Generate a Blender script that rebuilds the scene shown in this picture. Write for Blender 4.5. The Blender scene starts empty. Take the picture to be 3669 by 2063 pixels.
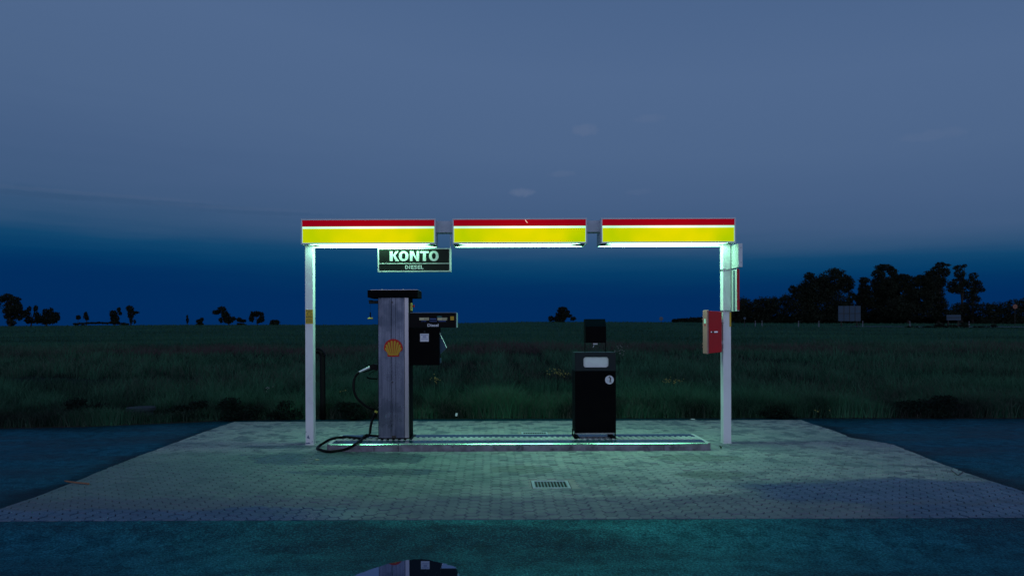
import bpy, bmesh, math, random
import numpy as np
from mathutils import Vector, Matrix
R = math.radians
random.seed(7)
rng = np.random.default_rng(7)
C = bpy.context.scene.collection
SC = bpy.context.scene

# ------------------------------------------------------------------ camera
FPX, VX, VY, CAMH, ROLL = 2520.0, 1772.0, 1175.0, 1.5, R(0.2)
PW, PH = 3669.0, 2063.0
cd = bpy.data.cameras.new('camera'); cam = bpy.data.objects.new('camera', cd); C.objects.link(cam)
cd.sensor_width = 36.0; cd.lens = 36.0 * FPX / PW
cd.shift_x = (PW/2 - VX) / PW; cd.shift_y = (VY - PH/2) / PW
cd.clip_start = 0.05; cd.clip_end = 5000
cam.matrix_world = Matrix.Translation((0, 0, CAMH)) @ Matrix.Rotation(R(90), 4, 'X') @ Matrix.Rotation(-ROLL, 4, 'Z')
SC.camera = cam
SC.view_settings.view_transform = 'Standard'; SC.view_settings.look = 'None'
SC.view_settings.exposure = 0.0; SC.view_settings.gamma = 1.0
SC.cycles.max_bounces = 5; SC.cycles.diffuse_bounces = 3; SC.cycles.glossy_bounces = 3
SC.cycles.sample_clamp_indirect = 4.0

def unroll(px, py):
    dx, dy = px - VX, py - VY
    c, s = math.cos(ROLL), math.sin(ROLL)
    return VX + dx*c - dy*s, VY + dx*s + dy*c
def W(px, py, Y):                      # the point seen at a place of the photo, Y metres away
    x, y = unroll(px, py)
    return Vector(((x-VX)*Y/FPX, Y, CAMH - (y-VY)*Y/FPX))
def G(px, py, z=0.0):                  # the point of level ground seen there
    x, y = unroll(px, py)
    return W(px, py, FPX*(CAMH-z)/(y-VY))

# ------------------------------------------------------------------ node helper
class NT:
    def __init__(s, tree): s.t = tree; s.n = tree.nodes; s.l = tree.links
    def add(s, typ, **kw):
        n = s.n.new(typ)
        for k, v in kw.items():
            if k.startswith('i_'): n.inputs[k[2:]].default_value = v
            else: setattr(n, k, v)
        return n
    def link(s, a, b): s.l.new(a, b)
    def m(s, op, a, b=None, c=None, clamp=False):
        n = s.n.new('ShaderNodeMath'); n.operation = op; n.use_clamp = clamp
        for i, v in enumerate((a, b, c)):
            if v is None: continue
            if isinstance(v, (int, float)): n.inputs[i].default_value = v
            else: s.l.new(v, n.inputs[i])
        return n.outputs[0]
    def mapr(s, v, a, b, c=0.0, d=1.0, smooth=True):
        n = s.n.new('ShaderNodeMapRange'); n.interpolation_type = 'SMOOTHSTEP' if smooth else 'LINEAR'
        s.l.new(v, n.inputs[0])
        for i, x in enumerate((a, b, c, d)): n.inputs[i+1].default_value = x
        return n.outputs[0]
    def mix(s, f, a, b, blend='MIX'):
        n = s.n.new('ShaderNodeMix'); n.data_type = 'RGBA'; n.blend_type = blend
        for i, v in ((0, f), (6, a), (7, b)):
            if isinstance(v, (int, float)): n.inputs[i].default_value = v
            elif isinstance(v, tuple): n.inputs[i].default_value = (*v, 1) if len(v) == 3 else v
            else: s.l.new(v, n.inputs[i])
        return n.outputs[2]
    def ramp(s, v, els):
        n = s.n.new('ShaderNodeValToRGB'); e = n.color_ramp.elements
        while len(e) < len(els): e.new(0.5)
        for k, (p, c) in enumerate(els): e[k].position = p; e[k].color = (*c, 1)
        s.l.new(v, n.inputs[0]); return n.outputs[0]
    def noise(s, vec=None, scale=5.0, detail=3.0, rough=0.5):
        n = s.n.new('ShaderNodeTexNoise'); n.inputs['Scale'].default_value = scale
        n.inputs['Detail'].default_value = detail; n.inputs['Roughness'].default_value = rough
        if vec is not None: s.l.new(vec, n.inputs['Vector'])
        return n.outputs[0]

# ------------------------------------------------------------------ world: the dusk sky
wd = bpy.data.worlds.new('World'); SC.world = wd; wd.use_nodes = True
t = NT(wd.node_tree); t.n.clear()
tc = t.add('ShaderNodeTexCoord'); sx = t.add('ShaderNodeSeparateXYZ'); t.link(tc.outputs['Generated'], sx.inputs[0])
X, Y, Z = sx.outputs
hor = t.m('SQRT', t.m('ADD', t.m('MULTIPLY', X, X), t.m('MULTIPLY', Y, Y)))
hor = t.m('MAXIMUM', hor, 0.02)
az = t.m('DIVIDE', X, hor); el = t.m('DIVIDE', Z, hor)
cv = t.add('ShaderNodeCombineXYZ'); t.link(az, cv.inputs[0]); t.link(t.m('MULTIPLY', el, 9.0), cv.inputs[1])
nz = t.m('SUBTRACT', t.noise(cv.outputs[0], 2.2, 4, 0.55), 0.5)
nz2 = t.m('SUBTRACT', t.noise(cv.outputs[0], 7.0, 3, 0.5), 0.5)
h = t.m('MULTIPLY', el, t.m('ADD', t.mapr(az, -0.55, 0.0, 0.78, 1.0, False), t.mapr(az, 0.0, 0.6, 0.0, 0.15, False)))
h = t.m('ADD', h, t.m('MULTIPLY', nz, t.mapr(az, -0.15, -0.5, 0.024, 0.050)))
h = t.m('ADD', h, t.m('MULTIPLY', nz2, 0.008))
col = t.ramp(t.m('MULTIPLY', h, 2.0), [
    (0.00, (0.0004, 0.0245, 0.115)), (0.085, (0.0004, 0.0255, 0.113)), (0.120, (0.0006, 0.031, 0.119)),
    (0.155, (0.0014, 0.044, 0.134)), (0.190, (0.006, 0.060, 0.154)), (0.230, (0.030, 0.085, 0.184)), (0.28, (0.050, 0.103, 0.211)),
    (0.36, (0.060, 0.114, 0.230)), (0.50, (0.073, 0.131, 0.254)), (0.72, (0.079, 0.139, 0.269)), (1.00, (0.069, 0.127, 0.255))])
col = t.mix(t.mapr(el, 0.6, 1.5), col, (0.012, 0.030, 0.078))
# wispy pale clouds low over the field
def cloud(px, py, rx, ry, seed):
    u0, v0 = (px-VX)/FPX, (VY-py)/FPX
    L = math.hypot(u0, 1.0)
    a0, e0 = u0/L, v0/L
    du = t.m('DIVIDE', t.m('SUBTRACT', az, a0), rx/FPX)
    dv = t.m('DIVIDE', t.m('SUBTRACT', el, e0), ry/FPX)
    cvv = t.add('ShaderNodeCombineXYZ'); t.link(az, cvv.inputs[0]); t.link(el, cvv.inputs[1]); cvv.inputs[2].default_value = seed
    nn = t.m('SUBTRACT', t.noise(cvv.outputs[0], 90.0, 3, 0.6), 0.5)
    r = t.m('ADD', t.m('ADD', t.m('MULTIPLY', du, du), t.m('MULTIPLY', dv, dv)), t.m('MULTIPLY', nn, 1.6))
    front = t.m('GREATER_THAN', Y, 0.0)
    return t.m('MULTIPLY', t.mapr(r, 1.0, 0.0), front)
for (px, py, rx, ry, a, s) in [(1872, 690, 52, 19, 0.5, 1.0), (2098, 468, 58, 26, 0.38, 2.2), (2018, 624, 62, 15, 0.22, 3.7),
                               (2330, 428, 66, 18, 0.2, 4.1), (3345, 490, 90, 22, 0.18, 5.3), (2290, 690, 60, 14, 0.12, 6.6)]:
    col = t.mix(t.m('MULTIPLY', cloud(px, py, rx, ry, s), a), col, (0.118, 0.165, 0.278))
for (px, py, rx, ry, a, s, cc_) in [(150, 694, 150, 12, 0.55, 7.0, (0.034, 0.085, 0.180)), (95, 664, 32, 12, 0.4, 7.7, (0.040, 0.092, 0.19)), (420, 712, 420, 13, 0.45, 8.0, (0.036, 0.086, 0.182)),
                               (330, 690, 400, 9, 0.16, 9.0, (0.085, 0.125, 0.22)), (930, 760, 330, 10, 0.40, 9.5, (0.036, 0.086, 0.182)), (880, 744, 300, 8, 0.14, 9.9, (0.080, 0.122, 0.22))]:
    col = t.mix(t.m('MULTIPLY', cloud(px, py, rx, ry, s), a), col, cc_)
# dark streak of cloud at the left and the after-glow in the sky behind the camera
yn = t.m('DIVIDE', Y, hor)
glow = t.mapr(yn, 0.25, -0.85)
low = t.mapr(el, 0.85, 0.15, 0.0, 1.0)
col = t.mix(t.m('MULTIPLY', glow, low), col, (0.66, 0.74, 1.08))
below = t.mapr(el, -0.02, -0.06)
col = t.mix(below, col, (0.004, 0.008, 0.012))
bg = t.add('ShaderNodeBackground'); t.link(col, bg.inputs[0]); bg.inputs[1].default_value = 1.0
out = t.add('ShaderNodeOutputWorld'); t.link(bg.outputs[0], out.inputs[0])

# ------------------------------------------------------------------ materials
def mat(name, col=(0.5, 0.5, 0.5), rough=0.5, metal=0.0, var=0.0, vscale=6.0, bump=0.0, bscale=80.0, spec=0.5, dirt=None):
    m = bpy.data.materials.new(name); m.use_nodes = True
    t = NT(m.node_tree); b = t.n['Principled BSDF']
    b.inputs['Roughness'].default_value = rough; b.inputs['Metallic'].default_value = metal
    b.inputs['Specular IOR Level'].default_value = spec
    tc = t.add('ShaderNodeTexCoord'); co = tc.outputs['Object']
    c = None
    if var:
        n = t.noise(co, vscale, 4, 0.6)
        f = t.mapr(n, 0.3, 0.7)
        c = t.mix(f, tuple(x*(1-var) for x in col), tuple(min(1, x*(1+var)) for x in col))
        t.link(t.mapr(n, 0.3, 0.7, max(0.02, rough-0.08), min(1, rough+0.1)), b.inputs['Roughness'])
    if dirt:
        f = t.mapr(t.noise(co, dirt[1], 5, 0.65), dirt[2], dirt[2]+0.12)
        c = t.mix(t.m('MULTIPLY', f, dirt[3]), c if c is not None else col, dirt[0])
    if c is not None: t.link(c, b.inputs['Base Color'])
    else: b.inputs['Base Color'].default_value = (*col, 1)
    if bump:
        bp = t.add('ShaderNodeBump'); bp.inputs['Strength'].default_value = bump; bp.inputs['Distance'].default_value = 0.01
        t.link(t.noise(co, bscale, 4, 0.6), bp.inputs['Height']); t.link(bp.outputs[0], b.inputs['Normal'])
    return m
def emit(name, col, strength):
    m = bpy.data.materials.new(name); m.use_nodes = True
    t = NT(m.node_tree); b = t.n['Principled BSDF']
    b.inputs['Base Color'].default_value = (*[min(0.8, c) for c in col], 1); b.inputs['Roughness'].default_value = 0.4
    b.inputs['Emission Color'].default_value = (*col, 1); b.inputs['Emission Strength'].default_value = strength
    return m, t, b

M = {}
M['paint'] = mat('white_paint', (0.72, 0.72, 0.74), 0.35, var=0.05, vscale=3, dirt=((0.28, 0.24, 0.22), 9.0, 0.66, 0.6))
M['alu'] = mat('grey_painted_aluminium', (0.52, 0.58, 0.62), 0.4, var=0.05)
M['darkalu'] = mat('dark_reflector_metal', (0.10, 0.12, 0.12), 0.5)
M['signpaint'] = mat('pale_sign_paint', (0.42, 0.43, 0.44), 0.4, var=0.05)
M['beam'] = mat('grey_beam_paint', (0.42, 0.47, 0.54), 0.45, var=0.06)
M['black'] = mat('black_coated_steel', (0.0015, 0.0015, 0.002), 0.7, var=0.2, spec=0.06)
M['blackgloss'] = mat('black_gloss_panel', (0.0015, 0.0015, 0.002), 0.4, spec=0.08)
M['greenblack'] = mat('dark_grey_green_steel', (0.012, 0.019, 0.021), 0.5, var=0.15, spec=0.15)
M['signblack'] = mat('black_sign_face', (0.006, 0.008, 0.006), 0.4, spec=0.12)
M['signwhite'] = mat('white_lettering', (0.50, 0.52, 0.50), 0.6, spec=0.2)
m = bpy.data.materials.new('brushed_stainless_steel'); m.use_nodes = True; M['steel'] = m
t = NT(m.node_tree); b = t.n['Principled BSDF']; tc = t.add('ShaderNodeTexCoord'); co = tc.outputs['Object']
mp = t.add('ShaderNodeMapping'); mp.inputs['Scale'].default_value = (1.0, 1.0, 0.035); t.link(co, mp.inputs[0])
st1 = t.noise(mp.outputs[0], 60.0, 4, 0.65); cl_ = t.noise(co, 3.2, 4, 0.6); sp_ = t.noise(co, 45.0, 3, 0.6)
c = t.mix(t.mapr(st1, 0.3, 0.7), (0.095, 0.110, 0.150), (0.160, 0.178, 0.230))
c = t.mix(t.m('MULTIPLY', t.mapr(cl_, 0.5, 0.66), 0.55), c, (0.060, 0.080, 0.120))
c = t.mix(t.m('MULTIPLY', t.mapr(sp_, 0.62, 0.7), 0.5), c, (0.05, 0.05, 0.06))
t.link(c, b.inputs['Base Color']); b.inputs['Metallic'].default_value = 0.85
t.link(t.mapr(cl_, 0.35, 0.65, 0.22, 0.46), b.inputs['Roughness'])
M['steeledge'] = mat('bright_steel_trim', (0.36, 0.35, 0.37), 0.3, metal=0.8)
M['silver'] = mat('silver_metal', (0.7, 0.7, 0.72), 0.3, metal=0.7)
M['rubber'] = mat('black_rubber', (0.003, 0.003, 0.003), 0.5, spec=0.12)
M['red'] = mat('red_plastic', (0.40, 0.012, 0.018), 0.45, var=0.06, spec=0.2)
M['cream'] = mat('cream_plastic', (0.36, 0.155, 0.155), 0.5, var=0.05, spec=0.2)
M['yellow'] = mat('yellow_sticker', (0.55, 0.36, 0.012), 0.5, var=0.08)
M['yellowpl'] = mat('yellow_plastic', (0.62, 0.55, 0.10), 0.45)
M['ink'] = mat('dark_print', (0.03, 0.025, 0.02), 0.6)
M['emred'] = mat('red_emblem', (0.46, 0.018, 0.010), 0.5, spec=0.2)
M['emyel'] = mat('yellow_emblem', (0.50, 0.295, 0.024), 0.5, spec=0.2)
M['paper'] = mat('white_paper', (0.62, 0.62, 0.66), 0.6)
M['bluetext'] = mat('blue_print', (0.05, 0.10, 0.30), 0.6)
M['tealtext'] = mat('teal_print', (0.05, 0.22, 0.20), 0.6)
M['display'] = mat('pale_display', (0.50, 0.46, 0.26), 0.3)
M['flap'] = mat('pale_flap_plate', (0.66, 0.72, 0.68), 0.4, var=0.06, vscale=8)
M['concrete'] = mat('kerb_concrete', (0.20, 0.19, 0.215), 0.9, var=0.3, vscale=7, bump=0.6, bscale=60, spec=0.15, dirt=((0.05, 0.05, 0.06), 9, 0.54, 0.7))
M['kerbedge'] = mat('lamplit_kerb_edge', (0.66, 0.66, 0.64), 0.35, var=0.1, vscale=5)  # kerb frame, lamp glare along its edge put into the pale colour
M['wetplate'] = mat('wet_dark_steel_plate', (0.006, 0.045, 0.085), 0.16, metal=0.0, var=0.4, vscale=5, bump=0.15, bscale=30, spec=0.8)
M['rib'] = mat('pale_ribbed_strip', (0.48, 0.50, 0.49), 0.6, var=0.25, vscale=4)
M['iron'] = mat('cast_iron_grate', (0.22, 0.28, 0.31), 0.45, metal=0.2)
M['pitshade'] = mat('drain_shade', (0.004, 0.004, 0.004), 0.9)
M['leaf'] = mat('dark_tree_leaves', (0.010, 0.016, 0.009), 0.7, var=0.4, vscale=0.4, spec=0.15)
M['bark'] = mat('dark_bark', (0.02, 0.016, 0.012), 0.9, bump=0.4, bscale=6)
M['weed'] = mat('weed_leaves', (0.003, 0.010, 0.0065), 0.9, var=0.5, vscale=5, spec=0.2)
M['yflower'] = mat('yellow_blossom', (0.27, 0.24, 0.07), 0.8)
M['wflower'] = mat('white_blossom', (0.22, 0.24, 0.22), 0.7)
M['twig'] = mat('brown_twig', (0.22, 0.11, 0.06), 0.8, var=0.3)
M['dryleaf'] = mat('pale_dry_leaf', (0.55, 0.48, 0.30), 0.6)
M['board'] = mat('pale_blue_board', (0.018, 0.050, 0.085), 0.7, var=0.15, vscale=1.0)
M['boardline'] = mat('brown_board_frame', (0.018, 0.022, 0.022), 0.8)
M['postwhite'] = mat('white_plastic_post', (0.09, 0.11, 0.15), 0.6)
M['orange'] = mat('orange_red_sign', (0.20, 0.075, 0.04), 0.6)
M['oldcon'] = mat('old_grey_concrete', (0.018, 0.028, 0.040), 0.9, var=0.3, vscale=6, bump=0.4)

# translucent light-box panels: the tubes behind them show as brighter places
def band(name, c_end, c_mid, strength):
    m, t, b = emit(name, c_mid, strength)
    tc = t.add('ShaderNodeTexCoord'); s = t.add('ShaderNodeSeparateXYZ'); t.link(tc.outputs['Generated'], s.inputs[0])
    g = s.outputs[0]
    e = t.m('MULTIPLY', t.mapr(g, 0.0, 0.4), t.mapr(g, 1.0, 0.62))
    n1 = t.m('MULTIPLY', t.m('SUBTRACT', t.noise(tc.outputs['Object'], 3.1, 1.0), 0.5), 0.9)
    n2 = t.m('MULTIPLY', t.m('SUBTRACT', t.noise(tc.outputs['Object'], 40.0, 2.0), 0.5), 0.16)
    f = t.m('ADD', t.m('ADD', t.m('MULTIPLY', e, 0.7), n1), n2, clamp=True)
    t.link(t.mix(f, c_end, c_mid), b.inputs['Emission Color'])
    b.inputs['Base Color'].default_value = (*[c*0.04 for c in c_mid], 1); b.inputs['Specular IOR Level'].default_value = 0.0
    return m
M['bandyel'] = band('backlit_yellow_panel', (0.42, 0.58, 0.0), (0.90, 0.73, 0.0), 1.0)
M['bandred'] = band('backlit_red_panel', (0.25, 0.0, 0.008), (0.36, 0.0, 0.006), 1.0)
M['bandwhite'] = band('backlit_white_line', (0.45, 1.0, 0.66), (1.3, 1.5, 1.2), 1.0)
M['tube'], _, _ = emit('fluorescent_diffuser', (0.38, 1.0, 0.62), 18.5)
M['rim'], _, _ = emit('backlit_rim', (0.45, 0.85, 0.75), 0.8)

# ------------------------------------------------------------------ mesh builder
class MB:
    def __init__(s): s.v = []; s.f = []; s.mi = []
    def add(s, vs, fs, k=0):
        o = len(s.v); s.v += [tuple(p) for p in vs]; s.f += [tuple(i+o for i in f) for f in fs]; s.mi += [k]*len(fs); return s
    def box(s, x0, x1, y0, y1, z0, z1, k=0):
        vs = [(x, y, z) for x in (x0, x1) for y in (y0, y1) for z in (z0, z1)]
        return s.add(vs, [(0,1,3,2), (4,6,7,5), (0,4,5,1), (2,3,7,6), (0,2,6,4), (1,5,7,3)], k)
    def prism(s, poly, y0, y1, k=0):           # outline in x,z (counter-clockwise from the front), extruded along y
        n = len(poly)
        vs = [(x, y0, z) for x, z in poly] + [(x, y1, z) for x, z in poly]
        fs = [tuple(range(n)), tuple(range(2*n-1, n-1, -1))] + [(i, i+n, (i+1) % n+n, (i+1) % n) for i in range(n)]
        return s.add(vs, fs, k)
    def slab(s, poly, z0, z1, k=0):            # outline in x,y
        n = len(poly)
        vs = [(x, y, z0) for x, y in poly] + [(x, y, z1) for x, y in poly]
        fs = [tuple(range(n-1, -1, -1)), tuple(range(n, 2*n))] + [(i, (i+1) % n, (i+1) % n+n, i+n) for i in range(n)]
        return s.add(vs, fs, k)
    def tube(s, pts, r, seg=8, cap=True, k=0):
        pts = [Vector(p) for p in pts]; n = len(pts)
        rs = r if isinstance(r, (list, tuple)) else [r]*n
        vs = []; up = Vector((0.31, 0.2, 0.93)).normalized()
        for i, p in enumerate(pts):
            d = (pts[min(i+1, n-1)] - pts[max(i-1, 0)]).normalized()
            a = d.cross(up)
            if a.length < 0.05: a = d.cross(Vector((1, 0, 0)))
            a.normalize(); b = d.cross(a).normalized()
            for q in range(seg):
                an = 2*math.pi*q/seg
                vs.append(p + a*math.cos(an)*rs[i] + b*math.sin(an)*rs[i])
        fs = [(i*seg+q, i*seg+(q+1) % seg, (i+1)*seg+(q+1) % seg, (i+1)*seg+q) for i in range(n-1) for q in range(seg)]
        if cap: fs += [tuple(range(seg-1, -1, -1)), tuple((n-1)*seg+q for q in range(seg))]
        return s.add(vs, fs, k)
    def build(s, name, mats, parent=None, bevel=0.0, smooth=False):
        top = Vector((0, 0, 0)); p = parent
        while p is not None: top = top + p.location; p = p.parent
        me = bpy.data.meshes.new(name)
        me.from_pydata([(a-top.x, b-top.y, c-top.z) for a, b, c in s.v], [], s.f)
        if not isinstance(mats, (list, tuple)): mats = [mats]
        for m in mats: me.materials.append(m)
        if len(mats) > 1: me.polygons.foreach_set('material_index', s.mi)
        bm = bmesh.new(); bm.from_mesh(me); bmesh.ops.recalc_face_normals(bm, faces=bm.faces); bm.to_mesh(me); bm.free()
        if smooth: me.polygons.foreach_set('use_smooth', [True]*len(me.polygons))
        o = bpy.data.objects.new(name, me); C.objects.link(o)
        if parent is not None: o.parent = parent
        if bevel:
            b = o.modifiers.new('bevel', 'BEVEL'); b.width = bevel; b.segments = 2; b.limit_method = 'ANGLE'; b.angle_limit = R(40)
        return o
def tag(o, label=None, cat=None, group=None, kind=None):
    for k, v in (('label', label), ('category', cat), ('group', group), ('kind', kind)):
        if v: o[k] = v
    return o
def thing(name, label, cat, loc, group=None):
    o = bpy.data.objects.new(name, None); C.objects.link(o); o.location = loc; o.empty_display_size = 0.1
    return tag(o, label, cat, group)
def copy_tree(o, parent=None):
    c = o.copy(); C.objects.link(c)
    if parent is not None: c.parent = parent
    for ch in list(o.children): copy_tree(ch, c)
    return c
def spline(pts, n=8):
    pts = [Vector(p) for p in pts]; out = []
    for i in range(len(pts)-1):
        p0, p1, p2, p3 = pts[max(i-1, 0)], pts[i], pts[i+1], pts[min(i+2, len(pts)-1)]
        for k in range(n):
            u = k/n
            out.append(0.5*((2*p1) + (p2-p0)*u + (2*p0-5*p1+4*p2-p3)*u*u + (3*p1-p0-3*p2+p3)*u**3))
    return out + [pts[-1]]
def arc(cx, cz, rx, rz, a0, a1, n):
    return [(cx+rx*math.cos(R(a0+(a1-a0)*i/n)), cz+rz*math.sin(R(a0+(a1-a0)*i/n))) for i in range(n+1)]
def rrect(x0, x1, z0, z1, r, n=5):
    return arc(x1-r, z0+r, r, r, -90, 0, n)+arc(x1-r, z1-r, r, r, 0, 90, n)+arc(x0+r, z1-r, r, r, 90, 180, n)+arc(x0+r, z0+r, r, r, 180, 270, n)
def text(name, body, x0, x1, z0, z1, y, m, parent, bold=0.0, spacing=1.0):
    cu = bpy.data.curves.new(name, 'FONT'); cu.body = body; cu.size = 1.0; cu.offset = bold; cu.space_character = spacing; cu.extrude = 0.01; cu.resolution_u = 6
    ob = bpy.data.objects.new(name, cu); C.objects.link(ob)
    dg = bpy.context.evaluated_depsgraph_get(); me = bpy.data.meshes.new_from_object(ob.evaluated_get(dg))
    bpy.data.objects.remove(ob); bpy.data.curves.remove(cu)
    co = np.empty(len(me.vertices)*3); me.vertices.foreach_get('co', co); co = co.reshape(-1, 3)
    lo, hi = co.min(0), co.max(0)
    top = Vector((0, 0, 0)); p = parent
    while p is not None: top = top + p.location; p = p.parent
    nv = np.empty_like(co)
    nv[:, 0] = x0 + (co[:, 0]-lo[0])/(hi[0]-lo[0])*(x1-x0) - top.x
    nv[:, 2] = z0 + (co[:, 1]-lo[1])/(hi[1]-lo[1])*(z1-z0) - top.z
    nv[:, 1] = y - (co[:, 2]-lo[2])/(hi[2]-lo[2])*0.002 - top.y
    me.vertices.foreach_set('co', nv.ravel()); me.materials.clear(); me.materials.append(m)
    me.name = name
    o = bpy.data.objects.new(name, me); C.objects.link(o); o.parent = parent
    return o

# ------------------------------------------------------------------ terrain and ground
def sstep(a, b, x):
    u = np.clip((x-a)/(b-a), 0, 1); return u*u*(3-2*u)
_cx = np.array([-3000, 0, 640, 1300, 1900, 2350, 2700, 3669, 6000.])
_cy = np.array([1166, 1162, 1160, 1162, 1153.5, 1156, 1158, 1164, 1166.])
def terrain(x, y):
    x = np.asarray(x, float); y = np.asarray(y, float)
    u = x/np.maximum(y, 1.0)
    e = (VY - np.interp(u*FPX+VX, _cx, _cy))/FPX
    zc = CAMH + e*250
    tt = np.clip((y-13.0)/(250-13.0), 0, 1)
    z = zc*(tt**1.25*(1.6-0.6*tt))
    z = np.where(y > 250, zc + (y-250)*e*0.35, z)
    z = z + 0.05*np.sin(x*0.9+y*0.37)*sstep(12.2, 16, y)*sstep(60, 30, y)
    return z
# front line of the meadow (ends of the asphalt), from left to right
edge_px = [(-3200, 1640), (-900, 1560), (0, 1533), (300, 1527), (600, 1514), (800, 1505), (1100, 1500), (1772, 1498), (2900, 1496), (3669, 1497), (4800, 1500), (7200, 1506)]
EDGE = [G(px, py) for px, py in edge_px]
_ex = np.array([p.x for p in EDGE]); _ey = np.array([p.y for p in EDGE])
def edge_y(x): return np.interp(x, _ex, _ey)

# asphalt sheet: level beside the paving, dipping a little in front of it
m = bpy.data.materials.new('damp_asphalt'); m.use_nodes = True
t = NT(m.node_tree); b = t.n['Principled BSDF']; b.inputs['Specular IOR Level'].default_value = 0.03; b.inputs['Specular Tint'].default_value = (0.35, 0.8, 1, 1); tc = t.add('ShaderNodeTexCoord'); co = tc.outputs['Object']
mp = t.add('ShaderNodeMapping'); mp.inputs['Scale'].default_value = (0.35, 1.0, 1.0); t.link(co, mp.inputs[0])
big = t.noise(mp.outputs[0], 1.1, 5, 0.6); fine = t.noise(co, 150.0, 2, 0.6); grit = t.noise(co, 62.0, 3, 0.75)
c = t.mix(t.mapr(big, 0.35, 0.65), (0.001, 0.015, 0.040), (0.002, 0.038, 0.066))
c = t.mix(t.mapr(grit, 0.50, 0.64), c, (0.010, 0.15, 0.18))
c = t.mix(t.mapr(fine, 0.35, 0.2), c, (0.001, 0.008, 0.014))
t.link(c, b.inputs['Base Color'])
t.link(t.mapr(big, 0.32, 0.66, 0.28, 0.62), b.inputs['Roughness'])
mid = t.noise(co, 7.0, 4, 0.65); coarse = t.noise(co, 24.0, 2, 0.7)
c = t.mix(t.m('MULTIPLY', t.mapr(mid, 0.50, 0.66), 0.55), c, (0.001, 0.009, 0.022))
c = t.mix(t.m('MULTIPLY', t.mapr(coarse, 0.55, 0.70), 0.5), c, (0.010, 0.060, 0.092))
sa = t.add('ShaderNodeSeparateXYZ'); t.link(co, sa.inputs[0])
def edge_dark(p0, p1, side_):
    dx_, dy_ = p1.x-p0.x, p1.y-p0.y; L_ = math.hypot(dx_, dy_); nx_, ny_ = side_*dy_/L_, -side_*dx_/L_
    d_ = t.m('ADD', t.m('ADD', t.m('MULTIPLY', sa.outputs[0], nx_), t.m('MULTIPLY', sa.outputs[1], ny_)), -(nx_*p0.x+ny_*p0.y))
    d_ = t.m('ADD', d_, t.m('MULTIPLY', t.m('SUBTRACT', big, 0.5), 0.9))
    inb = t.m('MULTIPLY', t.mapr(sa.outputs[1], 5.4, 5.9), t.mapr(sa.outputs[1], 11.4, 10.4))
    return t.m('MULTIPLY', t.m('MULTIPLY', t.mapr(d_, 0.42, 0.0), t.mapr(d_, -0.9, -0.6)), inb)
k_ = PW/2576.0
dark_edge = t.m('MAXIMUM', edge_dark(G(585*k_, 1062*k_), G(0, 1278*k_), 1), edge_dark(G(2010*k_, 1053*k_), G(2576*k_, 1236*k_), -1))
c = t.mix(t.m('MULTIPLY', dark_edge, 0.85), c, (0.002, 0.006, 0.010))  # asphalt darkened along both side edges of the paving
t.link(c, b.inputs['Base Color'])
bp = t.add('ShaderNodeBump'); bp.inputs['Strength'].default_value = 0.8; bp.inputs['Distance'].default_value = 0.008
t.link(t.m('ADD', fine, grit), bp.inputs['Height']); t.link(bp.outputs[0], b.inputs['Normal'])
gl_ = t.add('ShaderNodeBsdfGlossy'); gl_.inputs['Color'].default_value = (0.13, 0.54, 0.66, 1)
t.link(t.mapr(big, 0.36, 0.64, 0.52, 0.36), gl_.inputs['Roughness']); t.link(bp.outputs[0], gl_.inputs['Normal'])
ms = t.add('ShaderNodeMixShader'); t.link(t.m('MULTIPLY', t.mapr(big, 0.36, 0.62, 0.07, 0.29), t.m('MULTIPLY', t.m('MULTIPLY', t.mapr(grit, 0.36, 0.60, 0.35, 1.35), t.mapr(mid, 0.36, 0.62, 1.15, 0.6)), t.mapr(dark_edge, 0.0, 1.0, 1.0, 0.3))), ms.inputs[0])
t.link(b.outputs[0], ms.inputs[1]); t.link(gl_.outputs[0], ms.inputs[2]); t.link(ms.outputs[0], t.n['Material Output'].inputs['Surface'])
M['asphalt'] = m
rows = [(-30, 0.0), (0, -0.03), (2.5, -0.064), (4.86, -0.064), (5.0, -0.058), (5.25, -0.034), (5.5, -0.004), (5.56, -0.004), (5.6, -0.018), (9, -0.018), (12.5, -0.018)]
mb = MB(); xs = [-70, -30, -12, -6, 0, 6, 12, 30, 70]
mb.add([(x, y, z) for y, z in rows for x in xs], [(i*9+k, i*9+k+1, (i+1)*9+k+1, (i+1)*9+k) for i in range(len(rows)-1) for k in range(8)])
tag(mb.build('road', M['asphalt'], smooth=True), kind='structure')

# puddle: still water in the dip
ppx = [(1215, 2085), (1270, 2061), (1349, 2031), (1410, 2014), (1467, 2004.5), (1505, 2001), (1563, 2010), (1600, 2019), (1627, 2029), (1640, 2043), (1644, 2057), (1652, 2085)]
ZP = -0.058
pp = [G(px, py, ZP) for px, py in ppx]
pts = spline([(p.x, p.y, 0) for p in pp] + [(-0.27, 4.05, 0), (-0.45, 3.7, 0), (-0.8, 3.75, 0), (-1.02, 4.1, 0)], 5)
m = bpy.data.materials.new('still_dark_water'); m.use_nodes = True
b = m.node_tree.nodes['Principled BSDF']
b.inputs['Base Color'].default_value = (0.17, 0.25, 0.42, 1); b.inputs['Metallic'].default_value = 0.92; b.inputs['Roughness'].default_value = 0.012
pts = [Vector((p.x+random.gauss(0, 0.004), p.y+random.gauss(0, 0.004), 0)) for p in pts]
mb = MB(); n = len(pts); mb.add([(p.x, p.y, ZP) for p in pts], [tuple(range(n))])
tag(mb.build('puddle', m), kind='structure')

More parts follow.
